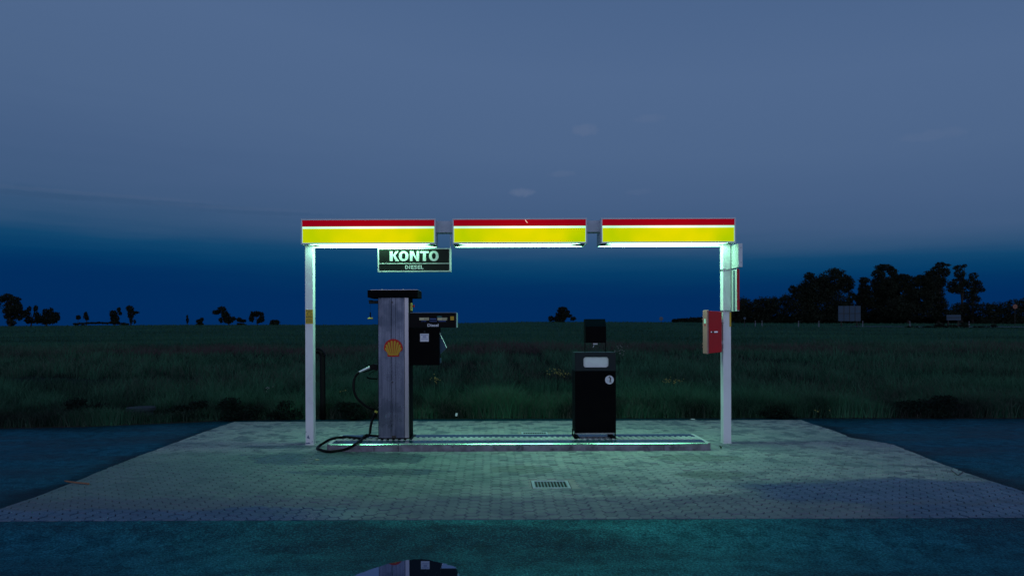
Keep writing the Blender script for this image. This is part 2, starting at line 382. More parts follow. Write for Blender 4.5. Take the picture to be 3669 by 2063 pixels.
# paving of hexagonal stones
PAVE_PX_L = [(585, 1062), (540, 1077), (470, 1101), (385, 1133), (300, 1166), (200, 1206), (100, 1245), (0, 1278), (-70, 1302)]
PAVE_PX_R = [(2010, 1053), (2045, 1066), (2080, 1076), (2140, 1100), (2200, 1109), (2245, 1117), (2300, 1138), (2350, 1158), (2420, 1185), (2500, 1212), (2576, 1236), (2690, 1268), (2800, 1299)]
K = PW/2576.0
left = [G(x*K, y*K) for x, y in PAVE_PX_L]; right = [G(x*K, y*K) for x, y in PAVE_PX_R]
_ly = np.array([p.y for p in left])[::-1]; _lx = np.array([p.x for p in left])[::-1]
_ry = np.array([p.y for p in right])[::-1]; _rx = np.array([p.x for p in right])[::-1]
Y0, Y1 = 5.53, 11.38
def clip(poly, nx, ny, d):      # keep nx*x+ny*y <= d
    out = []
    for i in range(len(poly)):
        a, b2 = poly[i], poly[(i+1) % len(poly)]
        da, db = nx*a[0]+ny*a[1]-d, nx*b2[0]+ny*b2[1]-d
        if da <= 0: out.append(a)
        if (da < 0) != (db < 0):
            u = da/(da-db); out.append((a[0]+(b2[0]-a[0])*u, a[1]+(b2[1]-a[1])*u))
    return out
def area(p): return 0.5*sum(p[i][0]*p[(i+1) % len(p)][1]-p[(i+1) % len(p)][0]*p[i][1] for i in range(len(p)))
COLS, S = 0.092, 0.10625
side = S/math.sqrt(3)
holes = []
def grate_rect(px0, px1, pyt, pyb):
    a, b2 = G(px0, pyt), G(px1, pyb)
    a2, b3 = G(px0, pyb), G(px1, pyt)
    x0, x1 = (a.x+a2.x)/2, (b2.x+b3.x)/2
    return x0, x1, b2.y, a.y
GR = [grate_rect(1906, 2040, 1720, 1746), grate_rect(1868, 1963, 1546, 1554)]
mb = MB(); tints = []
ncol = int(16/COLS)
for ci in range(ncol):
    cx = -8.0 + ci*COLS
    for ri in range(int((Y1-Y0)/S)+3):
        cy = Y0 - 0.03 + ri*S + (S/2 if ci % 2 else 0)
        g = 0.0022
        poly = [(cx+(side-g)*math.cos(R(60*k)), cy+(side-g)*math.sin(R(60*k))) for k in range(6)]
        lx, rx = np.interp(cy, _ly, _lx), np.interp(cy, _ry, _rx)
        if cx < lx-0.3 or cx > rx+0.3: continue
        poly = clip(poly, 0, -1, -Y0); poly = clip(poly, 0, 1, Y1) if len(poly) > 2 else poly
        if len(poly) > 2 and cx < lx+0.3:
            e = 0.08; l0, l1 = np.interp(cy-e, _ly, _lx), np.interp(cy+e, _ly, _lx)
            nx, ny = -(2*e), (l1-l0); poly = clip(poly, nx, ny, nx*lx+ny*cy)
        if len(poly) > 2 and cx > rx-0.3:
            e = 0.08; l0, l1 = np.interp(cy-e, _ry, _rx), np.interp(cy+e, _ry, _rx)
            nx, ny = (2*e), -(l1-l0); poly = clip(poly, nx, ny, nx*rx+ny*cy)
        if len(poly) < 3 or area(poly) < 0.0006: continue
        if any(x0-0.055 < cx < x1+0.055 and y0-0.045 < cy < y1+0.045 for x0, x1, y0, y1 in GR): continue
        dz = random.gauss(0, 0.0012); tx, ty = random.gauss(0, 0.014), random.gauss(0, 0.014)
        wx = lambda x, y: x+0.007*math.sin(2.1*y+1.3*x)+0.004*math.sin(7.3*y-3.1*x)
        wy = lambda x, y: y+(0.007*math.sin(1.7*x+0.9*y)+0.005*math.sin(6.1*x+4.0*y))*min(1, max(0, (y-Y0)*3))*min(1, max(0, (Y1-y)*3))
        jx, jy = random.gauss(0, 0.0012), random.gauss(0, 0.0012)
        if len(poly) != 6: jx = jy = 0
        poly = [(wx(x, y)+jx, wy(x, y)+jy) for x, y in poly]; cx0, cx = cx, wx(cx, cy)
        n = len(poly)
        inner = [(cx+(x-cx)*0.95, cy+(y-cy)*0.95) for x, y in poly] if n == 6 else [( (x*0.96+sum(p[0] for p in poly)/n*0.04), (y*0.96+sum(p[1] for p in poly)/n*0.04)) for x, y in poly]
        zf = lambda x, y: dz + (x-cx)*tx + (y-cy)*ty
        vs = [(x, y, -0.03) for x, y in poly] + [(x, y, zf(x, y)-0.006) for x, y in poly] + [(x, y, zf(x, y)) for x, y in inner]
        fs = [(i, (i+1) % n, (i+1) % n+n, i+n) for i in range(n)] + [(i+n, (i+1) % n+n, (i+1) % n+2*n, i+2*n) for i in range(n)] + [tuple(range(2*n, 3*n))]
        mb.add(vs, fs)
        cx = cx0
        v = random.random()
        tints += [v]*(3*n)
m = bpy.data.materials.new('hexagonal_concrete_pavers'); m.use_nodes = True
t = NT(m.node_tree); b = t.n['Principled BSDF']; tc = t.add('ShaderNodeTexCoord'); co = tc.outputs['Object']
at = t.add('ShaderNodeAttribute', attribute_name='tint'); tv = at.outputs['Fac']
sp = t.add('ShaderNodeSeparateXYZ'); t.link(co, sp.inputs[0]); PX, PY = sp.outputs[0], sp.outputs[1]
n1 = t.noise(co, 0.8, 5, 0.6); n2 = t.noise(co, 3.0, 4, 0.6); n3 = t.noise(co, 70.0, 3, 0.6)
c = t.mix(tv, (0.295, 0.335, 0.350), (0.395, 0.415, 0.405))
c = t.mix(t.m('MULTIPLY', t.mapr(tv, 0.89, 0.93), 0.75), c, (0.15, 0.16, 0.18))           # the odd darker stone
c = t.mix(t.m('MULTIPLY', t.mapr(n3, 0.5, 0.72), 0.35), c, (0.14, 0.14, 0.14))
c = t.mix(t.m('MULTIPLY', t.mapr(t.m('ADD', n2, t.m('MULTIPLY', t.m('SUBTRACT', tv, 0.5), 0.12)), 0.51, 0.60), t.mapr(PY, 8.4, 10.4, 0.62, 0.9)), c, (0.13, 0.165, 0.20))
c = t.mix(t.m('MULTIPLY', t.mapr(n1, 0.48, 0.62), 0.45), c, (0.13, 0.185, 0.205))
def blob(x, y, rx, ry, warp=0.55):
    dx = t.m('DIVIDE', t.m('SUBTRACT', PX, x), rx); dy = t.m('DIVIDE', t.m('SUBTRACT', PY, y), ry)
    r = t.m('ADD', t.m('MULTIPLY', dx, dx), t.m('MULTIPLY', dy, dy))
    r = t.m('ADD', r, t.m('MULTIPLY', t.m('SUBTRACT', n2, 0.5), warp*4))
    r = t.m('ADD', r, t.m('MULTIPLY', t.m('SUBTRACT', tv, 0.5), 0.5))
    return t.mapr(r, 1.15, 0.75)
def worldblob(px, py, rx, ry, **k):
    p = G(px, py); return blob(p.x, p.y, rx, ry, **k)
def union(l):
    f = l[0]
    for q in l[1:]: f = t.m('MAXIMUM', f, q)
    return f
oil = union([worldblob(1180, 1640, 1.1, 0.42), worldblob(1330, 1690, 0.8, 0.2), worldblob(1480, 1640, 0.16, 0.3), worldblob(1000, 1600, 0.5, 0.12)])
damp = union([worldblob(2500, 1640, 0.55, 0.22), worldblob(2560, 1700, 0.4, 0.2), worldblob(1870, 1680, 0.35, 0.22)])
algae = t.m('MULTIPLY', t.mapr(t.m('ADD', PX, t.m('MULTIPLY', t.m('SUBTRACT', n1, 0.5), 2.4)), 0.7, -0.7), t.mapr(t.m('ADD', PY, t.m('MULTIPLY', t.m('SUBTRACT', n1, 0.5), 1.2)), 8.9, 8.3))
c = t.mix(t.m('MULTIPLY', algae, 0.6), c, (0.10, 0.185, 0.165))
c = t.mix(t.m('MULTIPLY', oil, 0.75), c, (0.030, 0.080, 0.085))
c = t.mix(t.m('MULTIPLY', damp, 0.6), c, (0.13, 0.17, 0.15))
# wet lane that runs across the front of the paving, widest at the right
wob = t.m('MULTIPLY', t.m('SUBTRACT', n1, 0.5), 0.9)
yl = t.m('ADD', PY, wob)
wr = t.m('MULTIPLY', t.m('MULTIPLY', t.mapr(yl, 7.0, 6.72), t.mapr(yl, 5.95, 6.22)), t.mapr(t.m('ADD', PX, wob), 1.9, 2.7))
wl = t.m('MULTIPLY', t.mapr(yl, 5.92, 5.78), t.mapr(t.m('ADD', PX, wob), -0.6, -1.6))
wr2 = t.m('MULTIPLY', t.mapr(yl, 6.1, 6.0), t.mapr(t.m('ADD', PX, wob), 2.9, 3.6))
wet = t.m('MAXIMUM', t.m('MAXIMUM', wr, wl), wr2)
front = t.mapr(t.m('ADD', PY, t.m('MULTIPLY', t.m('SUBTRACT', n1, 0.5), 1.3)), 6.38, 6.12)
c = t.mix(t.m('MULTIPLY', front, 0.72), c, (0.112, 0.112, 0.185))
left_ = t.m('MULTIPLY', t.mapr(t.m('ADD', PX, t.m('MULTIPLY', t.m('SUBTRACT', n1, 0.5), 3.0)), -1.7, -3.0), t.mapr(PY, 8.6, 7.4))
c = t.mix(t.m('MULTIPLY', left_, 0.5), c, (0.09, 0.125, 0.17))
c = t.mix(t.m('MULTIPLY', wet, 0.9), c, (0.018, 0.060, 0.135))  # wet stones, with the sky's blue reflection put into their colour
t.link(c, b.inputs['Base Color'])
rgh = t.m('SUBTRACT', t.mapr(n2, 0.3, 0.7, 0.62, 0.8), t.m('MULTIPLY', wet, 0.42)); rgh = t.m('SUBTRACT', rgh, t.m('MULTIPLY', oil, 0.3))
t.link(rgh, b.inputs['Roughness'])
bp = t.add('ShaderNodeBump'); bp.inputs['Strength'].default_value = 0.35; bp.inputs['Distance'].default_value = 0.004
t.link(n3, bp.inputs['Height']); t.link(bp.outputs[0], b.inputs['Normal'])
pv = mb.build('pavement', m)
a = pv.data.attributes.new('tint', 'FLOAT', 'POINT'); a.data.foreach_set('value', tints)
tag(pv, kind='structure')
# sand bed under the stones, seen in the joints
M['joint'] = mat('dark_joint_sand', (0.045, 0.05, 0.05), 0.95, var=0.85, vscale=2.2)
mb = MB(); L = [(p.x+0.03, min(p.y, Y1-0.01)) for p in left if p.y > Y0]; Rr = [(p.x-0.03, min(p.y, Y1-0.01)) for p in right if p.y > Y0]
L.append((np.interp(Y0+.01, _ly, _lx)+.03, Y0+.01)); Rr.append((np.interp(Y0+.01, _ry, _rx)-.03, Y0+.01))
poly = L + Rr[::-1]; mb.add([(x, y, -0.0085) for x, y in poly], [tuple(range(len(poly)))])
tag(mb.build('bedding_ground', M['joint']), kind='structure')

# the field: one sheet from the verge to the far rise
m = bpy.data.materials.new('field_grass'); m.use_nodes = True
t = NT(m.node_tree); b = t.n['Principled BSDF']; tc = t.add('ShaderNodeTexCoord'); co = tc.outputs['Object']
sp = t.add('ShaderNodeSeparateXYZ'); t.link(co, sp.inputs[0])
mpf = t.add('ShaderNodeMapping'); mpf.inputs['Scale'].default_value = (0.25, 1.0, 1.0); t.link(co, mpf.inputs[0])
f1 = t.noise(mpf.outputs[0], 0.16, 6, 0.7); f2 = t.noise(co, 2.5, 4, 0.65)
c = t.mix(t.mapr(f1, 0.3, 0.7), (0.004, 0.070, 0.038), (0.012, 0.104, 0.056))
c = t.mix(t.m('MULTIPLY', t.mapr(f2, 0.45, 0.7), 0.5), c, (0.007, 0.018, 0.012))
c = t.mix(t.mapr(sp.outputs[1], 44, 36), c, (0.006, 0.014, 0.010))
c = t.mix(t.mapr(sp.outputs[1], 12.0, 11.4), c, (0.030, 0.026, 0.026))
t.link(c, b.inputs['Base Color']); b.inputs['Roughness'].default_value = 0.9; b.inputs['Specular IOR Level'].default_value = 0.1
bp = t.add('ShaderNodeBump'); bp.inputs['Strength'].default_value = 0.6; bp.inputs['Distance'].default_value = 0.15
t.link(f2, bp.inputs['Height']); t.link(bp.outputs[0], b.inputs['Normal'])
us = np.linspace(-1.9, 1.9, 190)
ds = np.concatenate([[0, 0.15, 0.4, 0.8, 1.5], np.geomspace(2.5, 1400, 85)])
V = []
for d in ds:
    for u in us:
        y = 11.5 + d; x = u*y
        for _ in range(2):
            y = float(edge_y(x)) + d if d < 60 else 11.5 + d
            x = u*y
        z = float(terrain(x, y)) + (-0.03 if d == 0 else (0.015 if d < 0.3 else 0.03))
        V.append((x, y, z))
nU = len(us)
mb = MB(); mb.add(V, [(i*nU+k, i*nU+k+1, (i+1)*nU+k+1, (i+1)*nU+k) for i in range(len(ds)-1) for k in range(nU-1)])
tag(mb.build('field', m, smooth=True), kind='structure')

# rough meadow grass, one mass
def hashnoise(x, y, s):
    return (np.sin(x*1.7*s+1.3)+np.sin(y*2.3*s+0.7)+np.sin((x+y)*1.1*s+2.1)+np.sin((x*0.6-y*1.9)*s))/4
N1, N2, N3 = 310000, 95000, 48000
def blades(N, y0, y1, hmin, hmax, umax=1.0, front=False):
    u = rng.uniform(-umax, umax, N)
    iv = rng.uniform(1/y1, 1/y0, N); y = 1/iv
    if front: y = 11.5 + rng.gamma(1.2, 0.35, N)
    x = u*y
    off = edge_y(x) - 11.5
    y = np.where(y < 20, y + off + 0.06, y)
    return x, y, rng.uniform(hmin, hmax, N)
N4 = 90000
parts = [blades(N1, 11.62, 41, 0.10, 0.42), blades(N2, 11.6, 14, 0.12, 0.36, front=True), blades(N3, 32, 43, 0.28, 0.5), blades(N4, 38, 240, 0.10, 0.26)]
x = np.concatenate([p[0] for p in parts]); y = np.concatenate([p[1] for p in parts]); hgt = np.concatenate([p[2] for p in parts])
idx = np.concatenate([np.full(len(p[0]), k) for k, p in enumerate(parts)])
lim = 40 + 4*hashnoise(x, x*0.3, 0.4) + rng.normal(0, 1.2, len(x)); ok = (y < lim) | (idx == 3)
x, y, hgt, idx = x[ok], y[ok], hgt[ok], idx[ok]
N = len(x); cl = hashnoise(x, y, 1.3); cl2 = hashnoise(x+31, y-12, 3.1)
cl3 = hashnoise(x*0.5+7, y*0.5, 0.8)
hgt = hgt*(0.9+0.4*cl+0.3*cl2+0.3*cl3)
hgt = np.where(idx == 1, hgt*(0.95+0.5*hashnoise(x, x*0.3, 2.2)), hgt)
hgt = np.maximum(hgt, 0.08)
z = terrain(x, y)
hgt = np.where(idx == 3, rng.uniform(0.10, 0.24, N)*(1+0.004*y), hgt)
w = 0.00040*y*rng.uniform(0.5, 1.5, N)
ang = rng.uniform(0, np.pi, N); dxa, dya = np.cos(ang)*w, np.sin(ang)*w*0.5
la = rng.uniform(0, 2*np.pi, N); lean = rng.uniform(0.1, 0.95, N)*hgt
bx, by = np.cos(la)*lean, np.sin(la)*lean
P = np.empty((N, 5, 3))
P[:, 0] = np.stack([x-dxa, y-dya, z-0.03], 1); P[:, 1] = np.stack([x+dxa, y+dya, z-0.03], 1)
P[:, 2] = np.stack([x+dxa*0.7+bx*0.35, y+dya*0.7+by*0.35, z+hgt*0.6], 1); P[:, 3] = np.stack([x-dxa*0.7+bx*0.35, y-dya*0.7+by*0.35, z+hgt*0.6], 1)
P[:, 4] = np.stack([x+bx, y+by, z+hgt], 1)
me = bpy.data.meshes.new('meadow_grass')
me.vertices.add(N*5); me.vertices.foreach_set('co', P.ravel())
base = np.arange(N)*5
loops = np.stack([base, base+1, base+2, base+3, base+3, base+2, base+4], 1).ravel()
me.loops.add(N*7); me.loops.foreach_set('vertex_index', loops.astype(np.int32))
me.polygons.add(N*2)
ls = np.stack([np.arange(N)*7, np.arange(N)*7+4], 1).ravel(); me.polygons.foreach_set('loop_start', ls.astype(np.int32))
me.update(); me.validate()
rv = rng.uniform(0, 1, N)
brown = np.clip((idx == 2)*0.75*(0.6+hashnoise(x, y, 0.25)) + (rv > 0.62)*0.6*np.clip(0.6+hashnoise(x, y, 0.5), 0, 1), 0, 1)
g1 = np.array([0.0025, 0.012, 0.008]); g2 = np.array([0.034, 0.126, 0.070]); br = np.array([0.064, 0.050, 0.050])
cl4 = hashnoise(x*1.0-3, y*0.45, 5.3)
k = np.clip(rv*0.6+0.22+0.6*cl+0.7*cl2+0.4*cl3+0.5*cl4, 0, 1)[:, None]
brown = np.where(idx == 3, brown*0.3, brown)
k = np.where(idx[:, None] == 3, np.clip(0.42+0.25*rv[:, None]+0.35*hashnoise(x*0.15, y*0.25, 0.9)[:, None], 0, 1), k)
colr = (g1*(1-k)+g2*k)*(1-brown[:, None]) + br*brown[:, None]
ca = me.color_attributes.new('tone', 'FLOAT_COLOR', 'POINT')
cc = np.ones((N, 5, 4)); cc[:, :, :3] = colr[:, None, :]
ca.data.foreach_set('color', cc.ravel())
m = bpy.data.materials.new('meadow_blades'); m.use_nodes = True
t = NT(m.node_tree); b = t.n['Principled BSDF']; at = t.add('ShaderNodeAttribute', attribute_name='tone')
t.link(at.outputs['Color'], b.inputs['Base Color']); b.inputs['Roughness'].default_value = 0.75; b.inputs['Specular IOR Level'].default_value = 0.12
me.materials.append(m)
o = bpy.data.objects.new('meadow_grass', me); C.objects.link(o); tag(o, 'rough dark green meadow grass behind the paving', 'grass', kind='stuff')

# far country road on the right
mb = MB(); M['farroad'] = mat('far_asphalt', (0.030, 0.055, 0.085), 0.6)
q = []
for u in np.linspace(0.50, 1.0, 14):
    for yy in (113.0, 119.0):
        q.append((u*116, yy-3*(u-0.5)*4, float(terrain(u*116, yy))+0.16))
mb.add(q, [(2*i, 2*i+2, 2*i+3, 2*i+1) for i in range(13)])
tag(mb.build('road', M['farroad']), kind='structure')

# ------------------------------------------------------------------ canopy frame
YP = 9.087
def XP(px, Y=YP, py=1240): return W(px, py, Y).x
pl0, pl1, pr0, pr1 = XP(1093.6), XP(1122.2), XP(2591), XP(2619.5)
ZB, ZT = 2.570, 2.894
YF, YB = 8.94, 9.34
fr = thing('canopy_frame', 'white steel portal of two posts and a grey top beam, straddling the pump island', 'canopy frame', (0.2, YP+0.055, 0))
def post(x0, x1):
    mb = MB(); mb.box(x0, x1, YP, YP+0.112, 0.012, ZB+0.012); mb.box(x0-0.004, x1+0.004, YP-0.004, YP+0.116, -0.004, 0.012)
    return mb.build('post', M['paint'], fr, bevel=0.005)
pL = post(pl0, pl1); pR = post(pr0, pr1)
# chipped foot of the left post and its yellow notice
M['chip'] = mat('bare_metal_chip', (0.10, 0.14, 0.24), 0.6)
p0 = W(1095.5, 1590, YP); s = YP/FPX
for poly in ([(0.8,0),(14,0),(17,2),(10,5),(6,3),(1,4)], [(4,21),(15,17),(12,24),(9,32),(7,27)], [(0,40),(3,42),(1,45)], [(22,4),(25,9),(23,10)]):
    MB().prism([(p0.x+a*s, 0.016+b2*s) for a, b2 in poly], YP-0.0035, YP-0.0008).build('paint_chip', M['chip'], pL)
a, b2 = W(1095, 1160, YP), W(1121.5, 1109, YP)
st = MB().prism(rrect(a.x, b2.x, a.z, b2.z, 0.004), YP-0.003, YP-0.0006).build('notice_sticker', M['yellow'], pL)
mb = MB(); cxs, czs = W(1108.5, 1124.5, YP).x, W(1108.5, 1124.5, YP).z
ring = arc(cxs, czs, 0.027, 0.027, 0, 350, 28); inn = arc(cxs, czs, 0.0225, 0.0225, 0, 350, 28)
mb.add([(x_, YP-0.0042, z_) for x_, z_ in ring+inn], [(i, (i+1) % 29, (i+1) % 29+29, i+29) for i in range(29)])
for (zz, xa, xb, th) in ((1112.5, 1096, 1120, 2.2), (1135.5, 1096.5, 1120, 2.6), (1142, 1100, 1117, 1.3), (1146.5, 1098, 1119, 1.3), (1150, 1096.5, 1120, 1.3), (1153.5, 1098, 1119, 1.3)):
    q0, q1 = W(xa, zz+th/2, YP), W(xb, zz-th/2, YP)
    n_ = 5; dx_ = (q1.x-q0.x)/n_
    for i in range(n_): mb.add([(q0.x+i*dx_, YP-0.0042, q0.z), (q0.x+(i+0.78)*dx_, YP-0.0042, q0.z), (q0.x+(i+0.78)*dx_, YP-0.0042, q1.z), (q0.x+i*dx_, YP-0.0042, q1.z)], [(0, 1, 2, 3)])
mb.build('print', M['ink'], st)
a, b2 = W(2613.2, 1170, YP), W(2619, 1117.5, YP)
MB().box(a.x, pr1+0.0015, YP-0.002, YP+0.10, a.z, b2.z).build('notice_sticker', M['yellow'], pR)
zb0, zb1 = W(1600, 836, 9.14).z, W(1600, 795, 9.14).z
mb = MB(); mb.box(pl0+0.002, pr1-0.002, 9.06, 9.22, zb0, zb1)
mb.box(pl0+0.003, pl1-0.003, 9.09, 9.19, ZB+0.01, zb0); mb.box(pr0+0.003, pr1-0.003, 9.09, 9.19, ZB+0.01, zb0)
mb.build('beam', M['beam'], fr, bevel=0.004)
# straps round the right post
for py in (966, 1113.5):
    z_ = W(2600, py, YP).z
    mb = MB(); e = 0.006
    mb.box(pr0-e, pr1+e, YP-e, YP-0.0005, z_-0.011, z_+0.011); mb.box(pr0-e, pr0-0.0005, YP, YP+0.112, z_-0.011, z_+0.011)
    mb.box(pr1+0.0005, pr1+e, YP, YP+0.112, z_-0.011, z_+0.011)
    mb.tube([(pr0+0.03, YP-0.016, z_-0.004), (pr0+0.055, YP-0.016, z_+0.004)], 0.007, 8)
    mb.tube([(pr0-0.03, YP+0.01, z_), (pr0-0.005, YP+0.01, z_)], 0.008, 8)
    mb.build('strap', M['steeledge'], pR)

# ------------------------------------------------------------------ three light boxes
def light_box(x0, x1, label):
    o = thing('light_box', label, 'light box', ((x0+x1)/2, YF, ZB), 'light boxes along the canopy beam')
    fw = 0.0175
    mb = MB()                                           # housing: closed on top, back and ends, a frame in front, rims below
    mb.box(x0+0.004, x1-0.004, YF+0.02, 9.058, ZB+0.016, ZT-0.004); mb.box(x0+0.004, x1-0.004, 9.222, YB-0.002, ZB+0.016, ZT-0.004)
    mb.box(x0+0.004, x1-0.004, 9.0582, 9.2218, zb1+0.002, ZT-0.004); mb.box(x0+0.004, x1-0.004, 9.0582, 9.2218, ZB+0.016, zb0-0.002)
    mb.box(x0+0.004, x0+0.012, YF+0.02, YB-0.002, ZB-0.001, ZB+0.0155); mb.box(x1-0.012, x1-0.004, YF+0.02, YB-0.002, ZB-0.001, ZB+0.0155)
    mb.box(x0+0.0122, x1-0.0122, YB-0.010, YB-0.002, ZB+0.003, ZB+0.0155)
    mb.build('housing', M['alu'], o)
    mb = MB()
    mb.box(x0, x1, YF, YF+0.022, ZT-fw, ZT); mb.box(x0, x1, YF, YF+0.022, ZB, ZB+fw)
    mb.box(x0, x0+fw, YF, YF+0.022, ZB+fw, ZT-fw); mb.box(x1-fw, x1, YF, YF+0.022, ZB+fw, ZT-fw)
    mb.build('front_frame', M['alu'], o, bevel=0.0025)
    mb = MB(); hz = ZT-ZB; a, b2 = x0+fw, x1-fw; y = YF+0.008
    zs = [(ZB+fw, 'y'), (ZB+hz*0.612, 'w'), (ZB+hz*0.697, 'r'), (ZT-fw, None)]
    for (za, k), (zc, _) in zip(zs[:-1], zs[1:]):
        mb.box(a, b2, y, y+0.010, za, zc, 'ywr'.index(k))
    mb.build('front_panel', [M['bandyel'], M['bandwhite'], M['bandred']], o)
    mb = MB()
    mb.box(a, a+0.003, y-0.002, y-0.0003, ZB+fw, ZB+hz*0.66); mb.box(b2-0.003, b2, y-0.002, y-0.0003, ZB+fw, ZB+hz*0.66)
    mb.box(a+.003, b2-.003, y-0.002, y-0.0003, ZB+fw, ZB+fw+0.0025)
    mb.build('panel_edge', M['rim'], o)
    # lamp underneath: two bright slopes and two dark end pieces meeting at a ridge
    ya, yb, zr = YF+0.024, YB-0.012, 0.006
    xa, xb = x0+0.014, x1-0.014; ins = 0.29; ym = (ya+yb)/2
    r0, r1 = (xa+ins, ym, ZB+zr+0.004), (xb-ins, ym, ZB+zr+0.004)
    c0, c1, c2, c3 = (xa, ya, ZB+0.004), (xb, ya, ZB+0.004), (xb, yb, ZB+0.004), (xa, yb, ZB+0.004)
    mb = MB(); mb.add([c0, c1, r1, r0], [(0, 3, 2, 1)]); mb.add([c3, c2, r1, r0], [(0, 1, 2, 3)])
    d = mb.build('lamp_diffuser', M['tube'], o)
    mb = MB(); mb.add([c0, c3, r0], [(0, 2, 1)]); mb.add([c1, c2, r1], [(0, 1, 2)])
    mb.box(r0[0], r1[0], ym-0.012, ym+0.012, ZB-0.0005, ZB+0.004)
    mb.build('end_reflector', M['darkalu'], o)
    return o
bx = [(1077.8, 1562), (1620.5, 2104), (2153.5, 2636)]
b0 = [W(a, 830, YF).x for a, _ in bx]; wid = W(2104, 830, YF).x - W(1620.5, 830, YF).x
lab = ['yellow and red backlit light box above the KONTO sign', 'backlit light box between two others, with a pale scratch in its red band',
       'yellow and red backlit light box above the post with the red cabinet']
first = light_box(b0[0], b0[0]+wid, lab[0])
for i in (1, 2):
    c_ = copy_tree(first); c_.location.x += b0[i]-b0[0]; c_['label'] = lab[i]
    if i == 1: mid = c_
mb = MB(); a = W(1882, 786, YF); s = YF/FPX
mb.prism([(a.x, a.z), (a.x+4*s, a.z-6*s), (a.x+9*s, a.z-12*s), (a.x+7*s, a.z-12.5*s), (a.x+2*s, a.z-7*s), (a.x-1*s, a.z-1*s)][::-1], YF+0.0035, YF+0.0075)
scm, _, _ = emit('scratch_showing_light', (0.9, 0.55, 0.4), 1.0)
sc_ = mb.build('scratch', scm); sc_.data.transform(Matrix.Translation(-mid.location)); sc_.parent = mid

# ------------------------------------------------------------------ KONTO sign
YS = 9.10
a, b2 = W(1353.5, 974, YS), W(1615.3, 888.8, YS)
sg = thing('hanging_sign', 'black KONTO DIESEL sign in a white frame, hanging under the canopy', 'sign', ((a.x+b2.x)/2, YS, a.z))
MB().box(a.x+0.012, b2.x-0.012, YS+0.006, YS+0.07, a.z+0.012, b2.z-0.012).build('sign_face', M['signblack'], sg)
fw = 0.0165; mb = MB()
mb.box(a.x, b2.x, YS, YS+0.085, b2.z-fw*0.8, b2.z); mb.box(a.x, b2.x, YS, YS+0.085, a.z, a.z+fw*0.8)
mb.box(a.x, a.x+fw*0.95, YS, YS+0.085, a.z+fw*.8, b2.z-fw*.8); mb.box(b2.x-fw*1.25, b2.x, YS, YS+0.085, a.z+fw*.8, b2.z-fw*.8)
zz = W(1480, 944, YS).z; mb.box(a.x+fw*.95, b2.x-fw*1.25, YS+0.003, YS+0.0058, zz-0.0045, zz+0.0045)
mb.build('sign_frame', M['signwhite'], sg, bevel=0.002)
# heavy sans letters, drawn in units of an eighth of a photo pixel
def LP(pts): return [(W(1330+a/8.05, 920, YS).x, W(1480, 850+b_/8.05, YS).z) for a, b_ in pts]
letters = MB()
def put(p_): letters.prism(LP(p_), YS+0.0032-0.00002*len(letters.f)/20, YS+0.0059)
def oval(x0, x1, z0, z1, hx, hz):
    cx_, cz_ = (x0+x1)/2, (z0+z1)/2; n_ = 36
    for i_ in range(n_):
        a0, a1 = 2*math.pi*i_/n_, 2*math.pi*(i_+1)/n_
        f = lambda a, rx_, rz_: (cx_+rx_*math.copysign(abs(math.cos(a))**0.92, math.cos(a)), cz_+rz_*math.copysign(abs(math.sin(a))**0.92, math.sin(a)))
        put([f(a0, hx, hz), f(a0, (x1-x0)/2, (z1-z0)/2), f(a1, (x1-x0)/2, (z1-z0)/2), f(a1, hx, hz)])
put([(533, 400), (533, 684), (620, 684), (620, 400)]); put([(620, 520), (706, 400), (796, 400), (690, 522)]); put([(620, 520), (690, 522), (804, 684), (702, 684)])
oval(798, 1072, 393, 689, 55, 88)
put([(1116, 400), (1116, 684), (1192, 684), (1192, 400)]); put([(1192, 400), (1192, 500), (1306, 684), (1306, 600), (1214, 400)]); put([(1306, 400), (1306, 684), (1380, 684), (1380, 400)])
put([(1406, 400), (1406, 462), (1660, 462), (1660, 400)]); put([(1490, 462), (1490, 684), (1578, 684), (1578, 462)])
oval(1668, 1944, 393, 689, 56, 88)
letters.build('lettering', M['signwhite'], sg)
letters = MB()
def rect(a, b_, c_, d_): put([(a, c_), (a, d_), (b_, d_), (b_, c_)])
def stroke(pts_, w_):
    for (xa_, za_), (xb_, zb_) in zip(pts_[:-1], pts_[1:]):
        L_ = math.hypot(xb_-xa_, zb_-za_); nx_, nz_ = -(zb_-za_)/L_*w_/2, (xb_-xa_)/L_*w_/2; ex_, ez_ = (xb_-xa_)/L_*w_*0.12, (zb_-za_)/L_*w_*0.12
        put([(xa_-ex_+nx_, za_-ez_+nz_), (xa_-ex_-nx_, za_-ez_-nz_), (xb_+ex_-nx_, zb_+ez_-nz_), (xb_+ex_+nx_, zb_+ez_+nz_)])
rect(977, 1003, 808, 915); stroke([(1000, 819), (1030, 819), (1050, 828), (1058, 848), (1058, 876), (1050, 895), (1030, 904), (1000, 904)], 22)
rect(1098, 1124, 808, 915)
for x_ in (1150, 1338):
    rect(x_, x_+26, 808, 915); rect(x_+26, x_+76, 808, 830); rect(x_+26, x_+70, 851, 871); rect(x_+26, x_+78, 893, 915)
stroke([(1308, 829), (1290, 818), (1264, 818), (1250, 828), (1250, 843), (1262, 853), (1294, 866), (1304, 878), (1302, 894), (1286, 905), (1258, 905), (1240, 895)], 23)
rect(1428, 1454, 808, 915); rect(1454, 1505, 892, 915)
letters.build('lettering', M['signwhite'], sg)
mb = MB()
for px in (1356, 1613):
    xx = W(px, 888, YS).x; MB().box(xx-0.004, xx+0.004, YS+0.03, YS+0.05, b2.z, zb0+0.001).build('hanger', M['alu'], sg)

